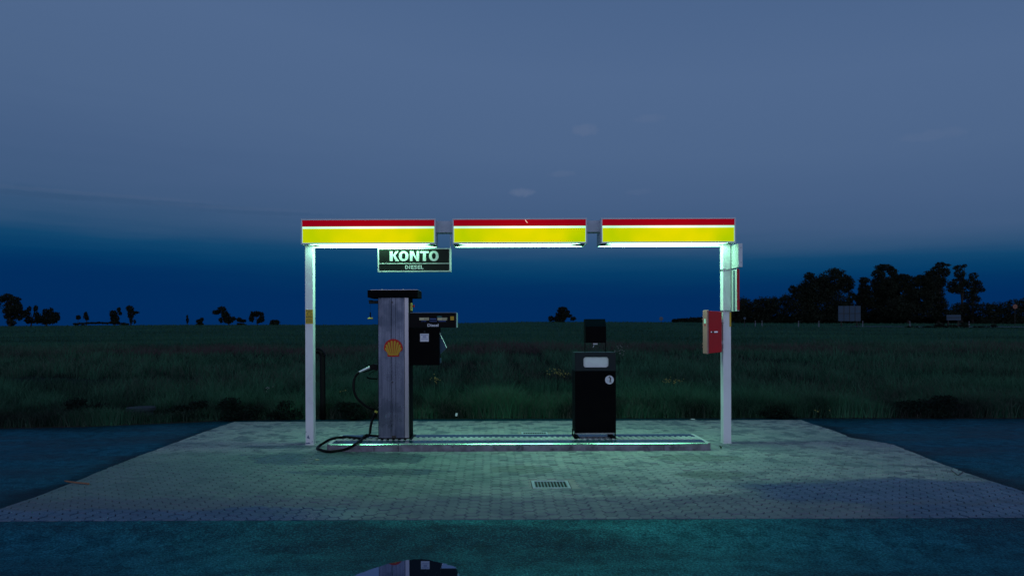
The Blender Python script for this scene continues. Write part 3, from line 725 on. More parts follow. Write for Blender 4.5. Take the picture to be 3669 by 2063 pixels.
# ------------------------------------------------------------------ pump island
zi = 0.088
x0, x1 = W(1169, 1600, 8.59).x, W(2549, 1600, 8.59).x; ya, yb = 8.585, 9.36
isl = thing('pump_island', 'low concrete kerb island under the canopy carrying the pump and bin', 'kerb island', ((x0+x1)/2, 8.97, 0))
def rr2(x0, x1, y0, y1, r): return rrect(x0, x1, y0, y1, r)
kb = MB().slab(rr2(x0, x1, ya, yb, 0.045), -0.02, zi).build('kerb', M['concrete'], isl, bevel=0.010)
mb = MB(); o_ = rr2(x0+0.006, x1-0.006, ya+0.006, yb-0.006, 0.04); i_ = rr2(x0+0.055, x1-0.055, ya+0.050, yb-0.05, 0.03); n = len(o_)
mb.add([(p[0], p[1], zi+0.0015) for p in o_+i_], [(k, (k+1) % n, (k+1) % n+n, k+n) for k in range(n)])
mb.build('kerb_edge', M['kerbedge'], kb)
for (a, b2) in ((ya+0.052, 8.835), (9.075, yb-0.052)):
    MB().slab(rr2(x0+0.057, x1-0.057, a, b2, 0.02), zi+0.0005, zi+0.006).build('wet_plate', M['wetplate'], isl)
mb = MB(); mb.box(x0+0.06, x1-0.06, 8.838, 9.072, zi+0.0005, zi+0.004)
xx = x0+0.08
while xx < x1-0.1:
    mb.box(xx, xx+0.034, 8.842, 9.068, zi+0.0042, zi+0.013); xx += 0.072
mb.build('ribbed_strip', M['rib'], isl)
M['nose'] = mat('lamp_tinted_steel_nose', (0.36, 0.62, 0.54), 0.24, metal=0.85, var=0.1, vscale=5)  # chamfer tilted to mirror the lamps, glint's turquoise put into the steel
mb = MB(); a_, b_ = x0+0.045, x1-0.05
mb.add([(x_, y_, z_) for x_ in (a_, b_) for y_, z_ in ((ya-0.009, zi-0.0048), (ya+0.003, zi+0.0030), (ya+0.003, zi+0.0006), (ya-0.009, zi-0.0080))],
       [(0, 1, 2, 3), (7, 6, 5, 4), (0, 4, 5, 1), (1, 5, 6, 2), (2, 6, 7, 3), (3, 7, 4, 0)])
mb.build('steel_nose', M['nose'], kb)
# joints in the kerb face
mb = MB()
for px in (1340, 1427, 2379):
    xx = W(px, 1600, ya).x; MB().box(xx-0.004, xx+0.004, ya-0.0015, ya+0.02, 0.0, zi+0.003).build('kerb_joint', M['ink'], kb)

# ------------------------------------------------------------------ fuel pump
YQ = 8.89
pm = thing('fuel_pump', 'tall stainless steel diesel pump with a red and yellow shell emblem', 'fuel pump', (W(1410, 1576, YQ).x, YQ+0.2, zi+0.006))
def qx(px, Y=YQ): return W(px, 1320, Y).x
def qz(py, Y=YQ): return W(1410, py, Y).z
zt, z0 = qz(1066), zi+0.028
mb = MB()
cols = [(1355.5, 1367, 0.018), (1367.4, 1398.5, 0.0), (1398.9, 1402.5, -0.006), (1402.9, 1417.2, 0.010), (1417.8, 1449, 0.0)]
for a, b2, d in cols: mb.box(qx(a), qx(b2), YQ+d, YQ+0.06, z0, zt)
col_ = mb.build('column', M['steel'], pm, bevel=0.002)
MB().box(qx(1449.5), qx(1464), YQ+0.004, YQ+0.06, z0, zt).build('edge_trim', M['steeledge'], pm, bevel=0.003)
mb = MB(); mb.box(qx(1352), qx(1466.5), YQ+0.061, YQ+0.40, zi+0.008, zt); mb.box(qx(1354), qx(1465), YQ+0.02, YQ+0.06, zi+0.008, z0-0.001)
mb.build('side_casing', M['black'], pm, bevel=0.004)
mb = MB(); mb.box(qx(1348), qx(1478), YQ-0.02, YQ+0.43, zi+0.0065, zi+0.0078); mb.build('base_plate', M['greenblack'], pm)
mb = MB(); mb.box(qx(1399.5), qx(1418.5), YQ-0.001, YQ+0.001, z0, qz(1560)); mb.build('groove_shade', M['ink'], col_)  # flat dark strip stands for the shade in the groove's foot
for px, py in ((1406, 1083), (1406, 1369)): MB().tube([(qx(px), YQ+0.011, qz(py)), (qx(px), YQ+0.0, qz(py))], 0.009, 12).build('lock', M['ink'], col_)
cap = MB().box(qx(1319.5), qx(1499), YQ-0.04, YQ+0.44, zt+0.0008, qz(1039.5)).build('cap', M['black'], pm, bevel=0.003)
mb = MB(); zc = qz(1039.5); mb.box(qx(1329), qx(1498), YQ-0.03, YQ+0.43, zc+0.0005, zc+0.006)
for px in (1370, 1446): mb.tube([(qx(px), YQ-0.01, zc+0.006), (qx(px), YQ-0.01, zc+0.013)], 0.010, 10)
mb.build('cap_lid', M['steeledge'], cap)
# emblem
s = YQ/FPX; ex, ez = qx(1409.6), qz(1278)
def E(pts, sc=1.0): return [(ex+a*s*sc, ez+b2*s*sc) for a, b2 in pts]
sil = [(-20.5, 2), (-14, 0.6), (-8, 2), (0, 0), (8, 2), (14, 0.6), (20.5, 2), (21.5, 15), (32.5, 24), (34, 33), (31, 44), (25.5, 53), (17, 60), (8, 63.6), (0, 64.4), (-8, 63.6), (-17, 60), (-25.5, 53), (-31, 44), (-34, 33), (-32.5, 24), (-21.5, 15)]
em = MB().prism(E(sil), YQ-0.0105, YQ-0.0065).build('emblem', M['emred'], pm)
mb = MB(); NP = 8
tips = [(-28.6, 31.5), (-25.2, 43.2), (-17, 52.2), (-6, 57.2), (6, 57.2), (17, 52.2), (25.2, 43.2), (28.6, 31.5)]
bxs = np.linspace(-16.5, 16.5, NP+1)
for i in range(NP):
    tx, tz = tips[i]
    L = math.hypot(tx, tz-6); ux, uz = tx/L, (tz-6)/L; hw = 3.7
    c_ = (tx-ux*3.2, tz-uz*3.2); px_, pz_ = -uz, ux
    capp = [(c_[0]-px_*hw, c_[1]-pz_*hw), (tx-px_*hw*0.6, tz-pz_*hw*0.6), (tx, tz+0.4), (tx+px_*hw*0.6, tz+pz_*hw*0.6), (c_[0]+px_*hw, c_[1]+pz_*hw)]
    mb.prism(E([(bxs[i]+0.55, 6), (bxs[i+1]-0.55, 6)] + capp), YQ-0.0125-0.00005*i, YQ-0.0107)
mb.prism(E([(-16.8, 5.9), (16.8, 5.9), (17.2, 13), (9, 10.5), (0, 10), (-9, 10.5), (-17.2, 13)]), YQ-0.0132, YQ-0.0108)
mb.build('shell_ray', M['emyel'], em)
# arm with the hanging weight at the left
mb = MB(); mb.box(qx(1316), qx(1352), YQ+0.12, YQ+0.20, qz(1086), qz(1075)); mb.box(qx(1313.5), qx(1328), YQ+0.11, YQ+0.21, qz(1075.4)+0.001, qz(1073.8)+0.002)
arm = mb.build('hose_arm', M['greenblack'], pm, bevel=0.003)
mb = MB(); xw, yw = qx(1319.5), YQ+0.16
mb.tube([(xw, yw, qz(1086)), (xw, yw, qz(1119))], 0.0012, 5); mb.tube([(xw, yw, qz(1117)), (xw, yw, qz(1137))], 0.008, 10)
wt = mb.build('cord_weight', M['rubber'], arm)
mb = MB(); mb.tube([(qx(1310.5), yw, qz(1141)), (qx(1312.5), yw, qz(1139.6)), (xw, yw, qz(1138.6)), (qx(1327), yw, qz(1139.6)), (qx(1329.5), yw, qz(1139))], [0.008, 0.011, 0.013, 0.011, 0.007], 10)
mb.build('yellow_grip', M['yellowpl'], arm)
# emergency button on the right flank
mb = MB(); yy = YQ+0.15; mb.box(qx(1466.8), qx(1472.5), yy-0.03, yy+0.03, qz(1112), qz(1083)); mb.build('button_plate', M['yellowpl'], pm)
mb = MB(); mb.tube([(qx(1472.5), yy, qz(1095.5)), (qx(1477), yy, qz(1095.5)), (qx(1477.5), yy, qz(1095.5)), (qx(1481), yy, qz(1095.5))], [0.009, 0.009, 0.016, 0.016], 12); mb.build('stop_button', M['emred'], pm)
# meter head
YH = YQ+0.02
hd = MB().box(qx(1467.5), qx(1634.5), YH, YH+0.26, qz(1174), qz(1121)).build('meter_head', M['blackgloss'], pm, bevel=0.004)
mb = MB(); zc = qz(1121); mb.box(qx(1470), qx(1635.5), YH-0.004, YH+0.262, zc+0.0006, zc+0.005); mb.box(qx(1633.9)+0.003, qx(1636)+0.003, YH-0.003, YH+0.25, qz(1174), zc); mb.build('meter_edge', M['iron'], hd)
MB().box(qx(1452.5), qx(1467.2), YH-0.012, YH+0.02, qz(1171), qz(1120.5)).build('meter_bracket', M['greenblack'], pm, bevel=0.003)
def card(name, x0, x1, y0, y1, m_, par, Y_, th=0.0018):
    return MB().box(qx(x0), qx(x1), Y_-th, Y_-0.0004, qz(y1), qz(y0)).build(name, m_, par)
def panel_print(name, rects, m_, par, Y_, th=0.003):
    mb = MB()
    for r0, r1, r2, r3 in rects: mb.box(qx(r0), qx(r1), Y_-th, Y_-0.0022, qz(r3), qz(r2))
    return mb.build(name, m_, par)
d1 = card('display', 1502.6, 1537.2, 1138, 1147.2, M['display'], hd, YH); d2 = card('display', 1567.6, 1602, 1138.5, 1147.5, M['display'], hd, YH)
for d_, x_ in ((d1, 1520.5), (d2, 1586)):
    panel_print('digits', [(x_+i*4.2, x_+i*4.2+1.3, 1139.5, 1146) for i in range(4)], M['ink'], d_, YH)
text('lettering', 'LITER', qx(1510), qx(1528), qz(1152.4), qz(1148.8), YH-0.0006, M['bluetext'], hd, bold=0.02)
for lst in ([(1541+i*3.9, 1544+i*3.9, 1141, 1145.5) for i in range(6)], [(1539+i*4.5, 1542.6+i*4.5, 1150, 1152.2) for i in range(6)], [(1572+i*4.4, 1575.4+i*4.4, 1149.2, 1152.4) for i in range(6)]):
    panel_print('small_print', lst, M['bluetext'], hd, YH)
panel_print('scribble', [(1566+i*2.6, 1568.4+i*2.6, 1132.4+abs(i-3)*0.3, 1136.0) for i in range(7)], M['tealtext'], hd, YH)
sk = card('square_sticker', 1613.8, 1626.8, 1133.6, 1147.4, M['emyel'], hd, YH)
text('lettering', 'Diesel', qx(1531.6), qx(1571.2), qz(1170.2), qz(1160.2), YH-0.0006, M['paper'], hd, bold=0.03)
lb = MB().box(qx(1467.5), qx(1573.8), YH+0.012, YH+0.25, qz(1309), qz(1174.4)).build('hose_cabinet', M['black'], pm, bevel=0.003)
cd_ = card('instruction_card', 1504.8, 1535.8, 1195.4, 1224, M['paper'], lb, YH+0.012)
panel_print('print', [(1508+i*5, 1511.5+i*5, 1198.8, 1201) for i in range(5)] + [(1514, 1527, 1204+i*2.6, 1205.2+i*2.6) for i in range(3)] + [(1509, 1532, 1214.5, 1215.6)], M['bluetext'], cd_, YH+0.012)
mb = MB(); mb.tube([(qx(1521), YH+0.012, qz(1188)), (qx(1521), YH-0.006, qz(1188))], 0.0115, 12); mb.build('lock_knob', M['greenblack'], lb)
mb = MB(); pol = [(qx(1574.2), qz(1235)), (qx(1575), qz(1270)), (qx(1599), qz(1247)), (qx(1574.5), qz(1192))]
mb.prism(pol, YH+0.05, YH+0.20); wb = mb.build('folded_shield', M['board'], lb)
mb = MB(); mb.tube([(qx(1574.2), YH+0.046, qz(1192)), (qx(1598.5), YH+0.046, qz(1246.5))], 0.0028, 6); mb.build('shield_edge', M['silver'], wb)
MB().box(qx(1573.9), qx(1577), YH+0.06, YH+0.18, qz(1302), qz(1284)).build('hinge', M['board'], lb)
# hose and nozzle
def hp(px, py, Y=YQ+0.17): return W(px, py, Y)
hose = [hp(1287, 1334), hp(1276, 1344, 9.04), hp(1268, 1365, 9.02), hp(1267, 1392, 9.0), hp(1274, 1416, 9.0), hp(1287, 1434, 9.0), hp(1305, 1450, 9.02), hp(1325, 1462, 9.04), hp(1350, 1470.5, 9.08)]
mb = MB(); mb.tube(spline(hose, 8), 0.0165, 10)
hs = mb.build('hose', M['rubber'], pm, smooth=True)
zg = 0.108
def gp(px, py, z): return G(px, py, z)
low_ = [W(1350, 1474, 9.08), W(1345, 1482, 9.06), W(1335, 1500, 9.03), W(1328, 1528, 9.01), W(1325, 1552, 9.0), W(1318, 1563, 8.99)]
mb = MB(); mb.tube(spline(low_, 6), 0.0165, 10); mb.tube(spline([W(1356, 1561.5, 9.02), W(1335, 1560, 9.02), W(1312, 1557.5, 8.99)], 5), 0.015, 10)
loop = [gp(1312, 1559, zi+0.03), gp(1304, 1562.5, zi+0.022), gp(1292, 1577, zi+0.022), gp(1270, 1593, zi+0.022), gp(1250, 1604, 0.05), gp(1225, 1612, 0.018), gp(1180, 1617, 0.016), gp(1150, 1611, 0.016), gp(1137.5, 1606, 0.016),
        gp(1142, 1598, 0.018), gp(1160, 1586, 0.045), gp(1182, 1574, 0.085), gp(1210, 1567, zi+0.03), gp(1245, 1565.5, zi+0.022), gp(1275, 1568.5, zi+0.022), gp(1300, 1569, zi+0.024), gp(1316, 1562, zi+0.03)]
mb.tube(spline(loop, 6), 0.0165, 10)
mb.build('hose', M['rubber'], pm, smooth=True)
mb = MB(); mb.tube([hp(1343, 1472, 9.06), hp(1352, 1477, 9.06)], 0.014, 8); mb.build('hose_coupling', M['yellowpl'], pm)
mb = MB(); A, B = hp(1284.5, 1333.5), hp(1329, 1313.5)
mb.tube([A, A.lerp(B, 0.12), A.lerp(B, 0.16), A.lerp(B, 0.32), A.lerp(B, 0.36), A.lerp(B, 0.95), B], [0.011, 0.013, 0.014, 0.014, 0.017, 0.019, 0.016], 12)
nz_ = mb.build('nozzle', M['silver'], pm, smooth=True)
mb = MB(); mb.prism([(hp(1326, 1320).x, hp(1326, 1320).z), (hp(1352, 1327).x, hp(1352, 1327).z), (hp(1353, 1306).x, hp(1353, 1306).z), (hp(1340, 1303).x, hp(1340, 1303).z), (hp(1325, 1308).x, hp(1325, 1308).z)], YQ+0.145, YQ+0.195)
mb.tube(spline([hp(1300, 1333), hp(1318, 1328), hp(1338, 1322)], 5), 0.008, 8)
mb.build('nozzle_grip', M['rubber'], nz_)
mb = MB(); mb.tube(spline([hp(1352, 1356.5), hp(1330, 1356), hp(1318, 1353), hp(1316, 1349)], 5), 0.009, 8)
mb.tube([hp(1352, 1326), hp(1334, 1332), hp(1322, 1342)], 0.0035, 6); mb.build('nozzle_guard', M['black'], pm)

# ------------------------------------------------------------------ litter bin
YL = 8.90
def lx(px): return W(px, 1400, YL).x
def lz(py): return W(2130, py, YL).z
bn = thing('litter_bin', 'black litter bin with a pale flap, topped by a small ashtray box', 'litter bin', (lx(2133), YL+0.17, zi+0.013))
bd = MB().box(lx(2060.5), lx(2207), YL, YL+0.34, lz(1550), lz(1328.4)).build('body', M['black'], bn, bevel=0.006)
mb = MB(); hole = rrect(lx(2091), lx(2181), lz(1315.5), lz(1278.5), 0.032, 6); n = len(hole)
ox0, ox1, oz0, oz1 = lx(2061.5), lx(2206), lz(1328), lz(1264)
mb.add([(p[0], YL-0.001, p[1]) for p in hole] + [(p[0], YL+0.03, p[1]) for p in hole], [(i, (i+1) % n, (i+1) % n+n, i+n) for i in range(n)])
outer = []
for p in hole:
    dx, dz = p[0]-(ox0+ox1)/2, p[1]-(lz(1297))
    kx = ((ox1-ox0)/2)/max(abs(dx), 1e-6); kz = ((oz1-lz(1297)) if dz > 0 else (lz(1297)-oz0))/max(abs(dz), 1e-6); k_ = min(kx, kz)
    outer.append(((ox0+ox1)/2+dx*k_, lz(1297)+dz*k_))
o0 = len(mb.v); mb.add([(p[0], YL-0.001, p[1]) for p in hole] + [(p[0], YL-0.001, p[1]) for p in outer], [(i, (i+1) % n, (i+1) % n+n, i+n) for i in range(n)])
corners = [(ox1, oz0), (ox1, oz1), (ox0, oz1), (ox0, oz0)]
for cxx, czz in corners:
    j = sorted(range(n), key=lambda i: (outer[i][0]-cxx)**2+(outer[i][1]-czz)**2)
    for i in range(n):
        a_, b_ = outer[i], outer[(i+1) % n]
        if (abs(a_[0]-cxx) < 1e-5) != (abs(b_[0]-cxx) < 1e-5) and min(abs(a_[1]-czz), abs(b_[1]-czz)) < 1e-5 and abs((a_[0]+b_[0])/2-cxx) < 0.2:
            mb.add([(a_[0], YL-0.001, a_[1]), (b_[0], YL-0.001, b_[1]), (cxx, YL-0.001, czz)], [(0, 1, 2)])
pt = mb.build('top_plate', M['greenblack'], bn)
mb = MB(); mb.box(ox0, ox1, YL+0.04, YL+0.335, oz0, oz1-0.001); mb.build('hood', M['greenblack'], bn)
MB().box(lx(2088), lx(2184), YL+0.018, YL+0.028, lz(1318), lz(1276)).build('flap', M['flap'], bn)
mb = MB(); mb.box(lx(2061), lx(2206.5), YL-0.002, YL+0.338, oz1+0.0005, oz1+0.005); mb.build('lid', M['greenblack'], bn)
# pictogram
cx, cz, s = lx(2183.7), lz(1360.3), YL/FPX
pc = MB().prism(arc(cx, cz, 15.6*s, 15.6*s, 0, 350, 35), YL-0.003, YL-0.0004).build('pictogram_disc', M['paper'], bd)
mb = MB()
def Q(pts): return [(cx+a*s, cz+b2*s) for a, b2 in pts]
y_a, y_b = YL-0.0042, YL-0.0031
mb.prism(arc(cx+1.2*s, cz+11.2*s, 2.3*s, 2.3*s, 0, 330, 11), y_a, y_b)
mb.prism(Q([(0.5, -1.5), (5.2, -1.5), (6.2, 4), (5.4, 8.2), (1.0, 8.4), (-5.0, 9.2), (-5.2, 7.8), (0.4, 6.4), (1.4, 3)]), y_a, y_b)
mb.prism(Q([(0.5, -1.7), (3.0, -1.7), (2.6, -6), (2.6, -11), (0.6, -11), (0.4, -6)]), y_a, y_b)
mb.prism(Q([(3.1, -1.7), (5.4, -1.7), (6.0, -6), (7.4, -10.5), (5.4, -10.8), (3.8, -6)]), y_a, y_b)
mb.build('figure', M['ink'], pc)
mb = MB(); mb.prism(Q([(-8.6, -10), (-2.4, -10), (-1.6, 0.6), (-9.8, 0.6)]), y_a, y_b); mb.build('basket', M['alu'], pc)
for sx_ in (2059.5, 2204.5):
    mb = MB(); xx = lx(sx_); mb.box(xx-0.004, xx+0.010, YL+0.02, YL+0.045, zi+0.014, lz(1550)+0.01); mb.box(xx-0.004, xx+0.010, YL+0.28, YL+0.305, zi+0.014, lz(1550)+0.01)
    fx0 = xx-0.006 if sx_ < 2100 else xx-0.055
    mb.box(fx0, fx0+0.07, YL-0.005, YL+0.33, zi+0.0135, zi+0.020); mb.build('leg', M['black'], bn)
MB().box(lx(2064), lx(2203), YL+0.06, YL+0.30, lz(1550.5)-0.022, lz(1550.5)-0.001).build('under_tray', M['rib'], bn)
ax0, ax1 = lx(2099.5), lx(2174)
mb = MB()
yA = YL+0.03
mb.add([(xx, yy, zz) for xx in (ax0, ax1) for yy, zz in ((yA, lz(1228)), (yA, lz(1169)), (yA+0.09, lz(1143)), (yA+0.17, lz(1143)), (yA+0.17, lz(1228)))],
       [(0, 1, 2, 3, 4), (9, 8, 7, 6, 5), (0, 5, 6, 1), (1, 6, 7, 2), (2, 7, 8, 3), (3, 8, 9, 4), (4, 9, 5, 0)])
ab = mb.build('ashtray_box', M['black'], bn, bevel=0.003)
mb = MB(); e = 0.0015
mb.add([(ax0-0.001, yA-0.002, lz(1169.5)), (ax1+0.001, yA-0.002, lz(1169.5)), (ax1+0.001, yA+0.088, lz(1143)+0.003), (ax0-0.001, yA+0.088, lz(1143)+0.003),
        (ax0-0.001, yA+0.001, lz(1169.5)+0.001), (ax1+0.001, yA+0.001, lz(1169.5)+0.001), (ax1+0.001, yA+0.09, lz(1143)+0.001), (ax0-0.001, yA+0.09, lz(1143)+0.001)],
       [(0, 1, 2, 3), (7, 6, 5, 4), (0, 4, 5, 1), (2, 6, 7, 3), (1, 5, 6, 2), (3, 7, 4, 0)])
M['lid'] = mat('dark_lid_paint', (0.0012, 0.003, 0.006), 0.8, spec=0.0)
mb.build('slanted_lid', M['lid'], ab)
mb = MB(); mb.tube([(lx(2128), yA+0.03, lz(1232)), (lx(2144), yA+0.02, lz(1232))], 0.013, 10); mb.tube([(lx(2131), yA+0.01, lz(1236)), (lx(2126), yA, lz(1245))], 0.003, 6); mb.build('lock', M['silver'], ab)
for px in (2099, 2173.5):
    mb = MB(); mb.tube([(lx(px), yA+0.05, lz(1228)+0.01), (lx(px), yA+0.05, oz1+0.006)], 0.0045, 8); mb.build('bracket_rod', M['black'], bn)

# ------------------------------------------------------------------ red cabinet on the right post
YC = 9.0
def cxz(px, py): p = W(px, py, YC); return p.x, p.z
cb = thing('extinguisher_cabinet', 'red cabinet with a cream door and latch, fixed to the white post', 'cabinet', (cxz(2560, 1266)[0], YC+0.09, cxz(2560, 1266)[1]))
xa, zA = cxz(2540, 1266); xb, zB = cxz(2588, 1261); _, zC = cxz(2540, 1113.5); _, zD = cxz(2588, 1116.5)
mb = MB(); d = 0.012
mb.add([(xa, YC, zA), (xb, YC+d, zB), (xb, YC+d, zD), (xa, YC, zC), (xa, YC+0.17, zA+0.004), (xb, YC+0.15, zB), (xb, YC+0.15, zD), (xa, YC+0.17, zC-0.004)],
       [(0, 1, 2, 3), (7, 6, 5, 4), (0, 4, 5, 1), (3, 2, 6, 7), (1, 5, 6, 2), (0, 3, 7, 4)])
cbo = mb.build('body', M['red'], cb, bevel=0.006)
xd = cxz(2533, 1200)[0]; zt_, zb_ = cxz(2535, 1110)[1], cxz(2535, 1268)[1]
dr = MB().box(xd, xa-0.001, YC-0.004, YC+0.185, zb_, zt_).build('door', M['cream'], cb, bevel=0.009)
wn = MB().box(xd-0.002, xd-0.0004, YC+0.05, YC+0.115, cxz(2535, 1158)[1], cxz(2535, 1142)[1]).build('window', M['flap'], dr)
mb = MB(); mb.box(xd-0.002, xd-0.0004, YC+0.05, YC+0.11, cxz(2535, 1167)[1], cxz(2535, 1162)[1]); mb.build('red_label', M['red'], dr)
for py in (1131, 1143, 1232, 1244): MB().tube([(xd-0.008, YC+0.17, cxz(2530, py)[1]), (xd+0.002, YC+0.17, cxz(2530, py)[1])], 0.006, 8).build('hinge', M['cream'], dr)
mb = MB(); zl = cxz(2550, 1189)[1]
mb.prism(rrect(cxz(2554, 1)[0], cxz(2567, 1)[0], zl-0.009, zl+0.009, 0.008), YC-0.010, YC+0.004)
lt = mb.build('latch', M['silver'], cb)
MB().box(cxz(2542.5, 1)[0], cxz(2546, 1)[0], YC-0.008, YC+0.002, zl-0.007, zl+0.007).build('latch_pin', M['silver'], lt)
MB().box(cxz(2546.3, 1)[0], cxz(2553.7, 1)[0], YC-0.009, YC+0.003, zl-0.009, zl+0.009).build('latch_hinge', M['ink'], lt)
for z_ in (zB+0.1, zD-0.14): MB().box(xb+0.0005, pr0-0.0005, YC+0.10, YC+0.14, z_, z_+0.04).build('wall_bracket', M['alu'], cb)

# ------------------------------------------------------------------ two flag signs on the right post
xs_ = pr1+0.0065
def fz(py, Y): return W(2640, py, Y).z
f1 = thing('projecting_sign', 'short pale sign cabinet at the head of the post', 'sign', (xs_, 8.83, fz(958, 8.83)), 'flag signs on the post')
xw_ = W(2659.8, 910, 8.83).x
MB().box(xs_, xw_, 8.832, 9.2, fz(957, 8.83), fz(871.5, 8.83)).build('sign_cabinet', M['signpaint'], f1, bevel=0.004)
fp = MB().box(xs_+0.003, xw_, 8.826, 8.8315, fz(957, 8.83)+0.002, fz(871.5, 8.83)-0.002).build('end_plate', M['alu'], f1)
for py in (887, 940): MB().tube([((xs_+xw_)/2+0.008, 8.8262, fz(py, 8.83)), ((xs_+xw_)/2+0.008, 8.824, fz(py, 8.83))], 0.005, 8).build('screw', M['ink'], fp)
f2 = thing('projecting_sign', 'tall white sign panel with a red edge and dark stripe, below the pale cabinet', 'sign', (xs_, 8.88, fz(1115, 8.88)), 'flag signs on the post')
zl_, zh_ = fz(1114, 8.88), fz(963.5, 8.88)
MB().box(xs_, xs_+0.028, 8.882, 9.16, zl_, zh_).build('sign_panel', M['signpaint'], f2)
MB().box(xs_-0.0005, xs_+0.029, 8.872, 8.8815, zl_+0.012, zh_).build('red_edge', M['red'], f2)
M['navy'] = mat('dark_blue_stripe', (0.006, 0.03, 0.07), 0.4)
MB().box(xs_-0.0025, xs_-0.0004, 8.955, 9.01, zl_+0.004, zh_-0.008).build('dark_stripe', M['navy'], f2)

# ------------------------------------------------------------------ drain grates
def grate(r, label, first=None):
    x0, x1, y0, y1 = r
    o = thing('drain_grate', label, 'drain grate', ((x0+x1)/2, (y0+y1)/2, -0.004), 'drain grates in the paving')
    w_ = 0.026; mb = MB()
    mb.box(x0, x1, y0, y0+w_, -0.012, -0.001); mb.box(x0, x1, y1-w_, y1, -0.012, -0.001); mb.box(x0, x0+w_, y0+w_, y1-w_, -0.012, -0.001); mb.box(x1-w_, x1, y0+w_, y1-w_, -0.012, -0.001)
    mb.build('grate_frame', M['alu'], o, bevel=0.002)
    mb = MB(); nb = 10; L = (x1-x0-2*w_)/nb
    for i in range(nb+1):
        xx = x0+w_+i*L; mb.box(max(xx-L*0.19, x0+w_+.0005), min(xx+L*0.19, x1-w_-.0005), y0+w_+.0005, y1-w_-.0005, -0.012, -0.0028)
    mb.build('grate_bars', M['iron'], o)
    mb = MB(); mb.add([(x0-.012, y0-.012, -0.0122), (x1+.012, y0-.012, -0.0122), (x1+.012, y1+.014, -0.0122), (x0-.012, y1+.014, -0.0122)], [(0, 1, 2, 3)]); mb.build('drain_shade', M['pitshade'], o)  # flat black sheet stands for the darkness down the drain
    mb = MB()                     # mortar bed filling out to the cut stones
    X0, X1, Ya, Yb = x0-0.10, x1+0.11, y0-0.08, y1+0.09
    for q in ((X0, X1, Ya, y0-0.007), (X0, X1, y1+0.009, Yb), (X0, x0-0.007, y0-0.007, y1+0.009), (x1+0.007, X1, y0-0.007, y1+0.009)): mb.box(*q, -0.02, -0.0045)
    mb.build('mortar_bed', M['mortar'], o)
M['mortar'] = mat('grey_mortar', (0.36, 0.34, 0.33), 0.85, var=0.2, vscale=6)
grate(GR[0], 'slotted iron drain grate on the camera side of the island')
grate(GR[1], 'slotted iron drain grate half hidden behind the island')

# ------------------------------------------------------------------ things at the edge of the meadow
YV = 11.75
p = W(1156, 1420, YV); zz = float(terrain(p.x, YV))
vp = thing('vent_pipe', 'black upright pipe with a bent top, standing in the grass behind the white post', 'pipe', (p.x, YV, zz))
top = W(1156, 1256, YV)
pts = [(p.x+0.004, YV, zz-0.03), (p.x, YV, top.z-0.12)] + [(top.x-0.10+0.10*math.cos(R(a)), YV, top.z-0.10+0.10*math.sin(R(a))) for a in (0, 25, 50, 75, 90)] + [(top.x-0.16, YV, top.z+0.0), (top.x-0.19, YV, top.z-0.006)]
MB().tube(spline(pts, 3), 0.046, 14).build('pipe_bend', M['rubber'], vp, smooth=True)
p = W(505, 1470, 11.75); zz = float(terrain(p.x, 11.75))
mh = thing('manhole', 'low concrete shaft with a lid slab standing in the grass at the asphalt edge', 'manhole', (p.x, 11.75, zz))
MB().tube([(p.x, 11.75, zz-0.05), (p.x, 11.75, zz+0.16)], [0.20, 0.19], 20).build('shaft_ring', M['oldcon'], mh)
mb = MB(); zl = W(505, 1466, 11.6).z
mb.slab([(p.x+0.225*math.cos(R(a))*1.0, 11.75+0.22*math.sin(R(a))) for a in range(0, 360, 15)], zl-0.035, zl+0.02); mb.build('lid_slab', M['oldcon'], mh, bevel=0.006)
MB().tube([(p.x, 11.75, zz+0.15), (p.x, 11.75, zl-0.03)], [0.13, 0.13], 12).build('neck', M['oldcon'], mh)

def ground_item(name, label, cat, mb, m_): return tag(mb.build(name, m_), label, cat)
def relocate(o):
    c = sum((Vector(v.co) for v in o.data.vertices), Vector())/len(o.data.vertices); o.data.transform(Matrix.Translation(-c)); o.location = c; return o
mb = MB(); A, B = G(231, 1721, 0.012), G(318, 1732, 0.012)
mb.tube(spline([A, A.lerp(B, 0.18)+Vector((0, -0.03, 0.006)), A.lerp(B, 0.45)+Vector((0, -0.012, 0)), A.lerp(B, 0.8), B], 4), [0.003]*3+[0.008]*12+[0.010]*2, 7)
relocate(ground_item('twig', 'brown broken twig lying on the paving edge', 'twig', mb, M['twig']))
mb = MB(); A, B = G(3408, 1682, 0.006), G(3452, 1688, 0.006); Cc = G(3430, 1700, 0.006)
mb.tube(spline([A, Cc, G(3440, 1697, 0.006), B], 5), 0.0035, 6)
relocate(ground_item('twig', 'thin dark curved twig at the paving rim beside the asphalt', 'twig', mb, M['ink']))
mb = MB(); c_ = G(1136, 1646, 0.004)
mb.slab([(c_.x+a, c_.y+b2) for a, b2 in ((-0.022, 0.0), (-0.008, -0.018), (0.012, -0.012), (0.026, 0.002), (0.012, 0.014), (0.0, 0.006), (-0.012, 0.016))], 0.004, 0.007)
relocate(ground_item('fallen_leaf', 'pale yellow fallen leaf on the oily paving beside the hose loop', 'leaf', mb, M['dryleaf']))
for (px, py, lab_) in ((2430, 1611, 'tiny yellow leaf at the foot of the kerb island'), ):
    mb = MB(); c_ = G(px, py, 0.005); mb.slab([(c_.x+a*1.0, c_.y+b2) for a, b2 in ((-0.01, 0), (0, -0.008), (0.012, 0), (0, 0.008))], 0.004, 0.008)
    relocate(ground_item('fallen_leaf', lab_, 'leaf', mb, M['dryleaf']))
mb = MB(); c_ = W(1637, 1484, 11.5); mb.tube([(c_.x-0.01, 11.46, c_.z-0.02), (c_.x, 11.46, c_.z+0.025)], 0.018, 10)
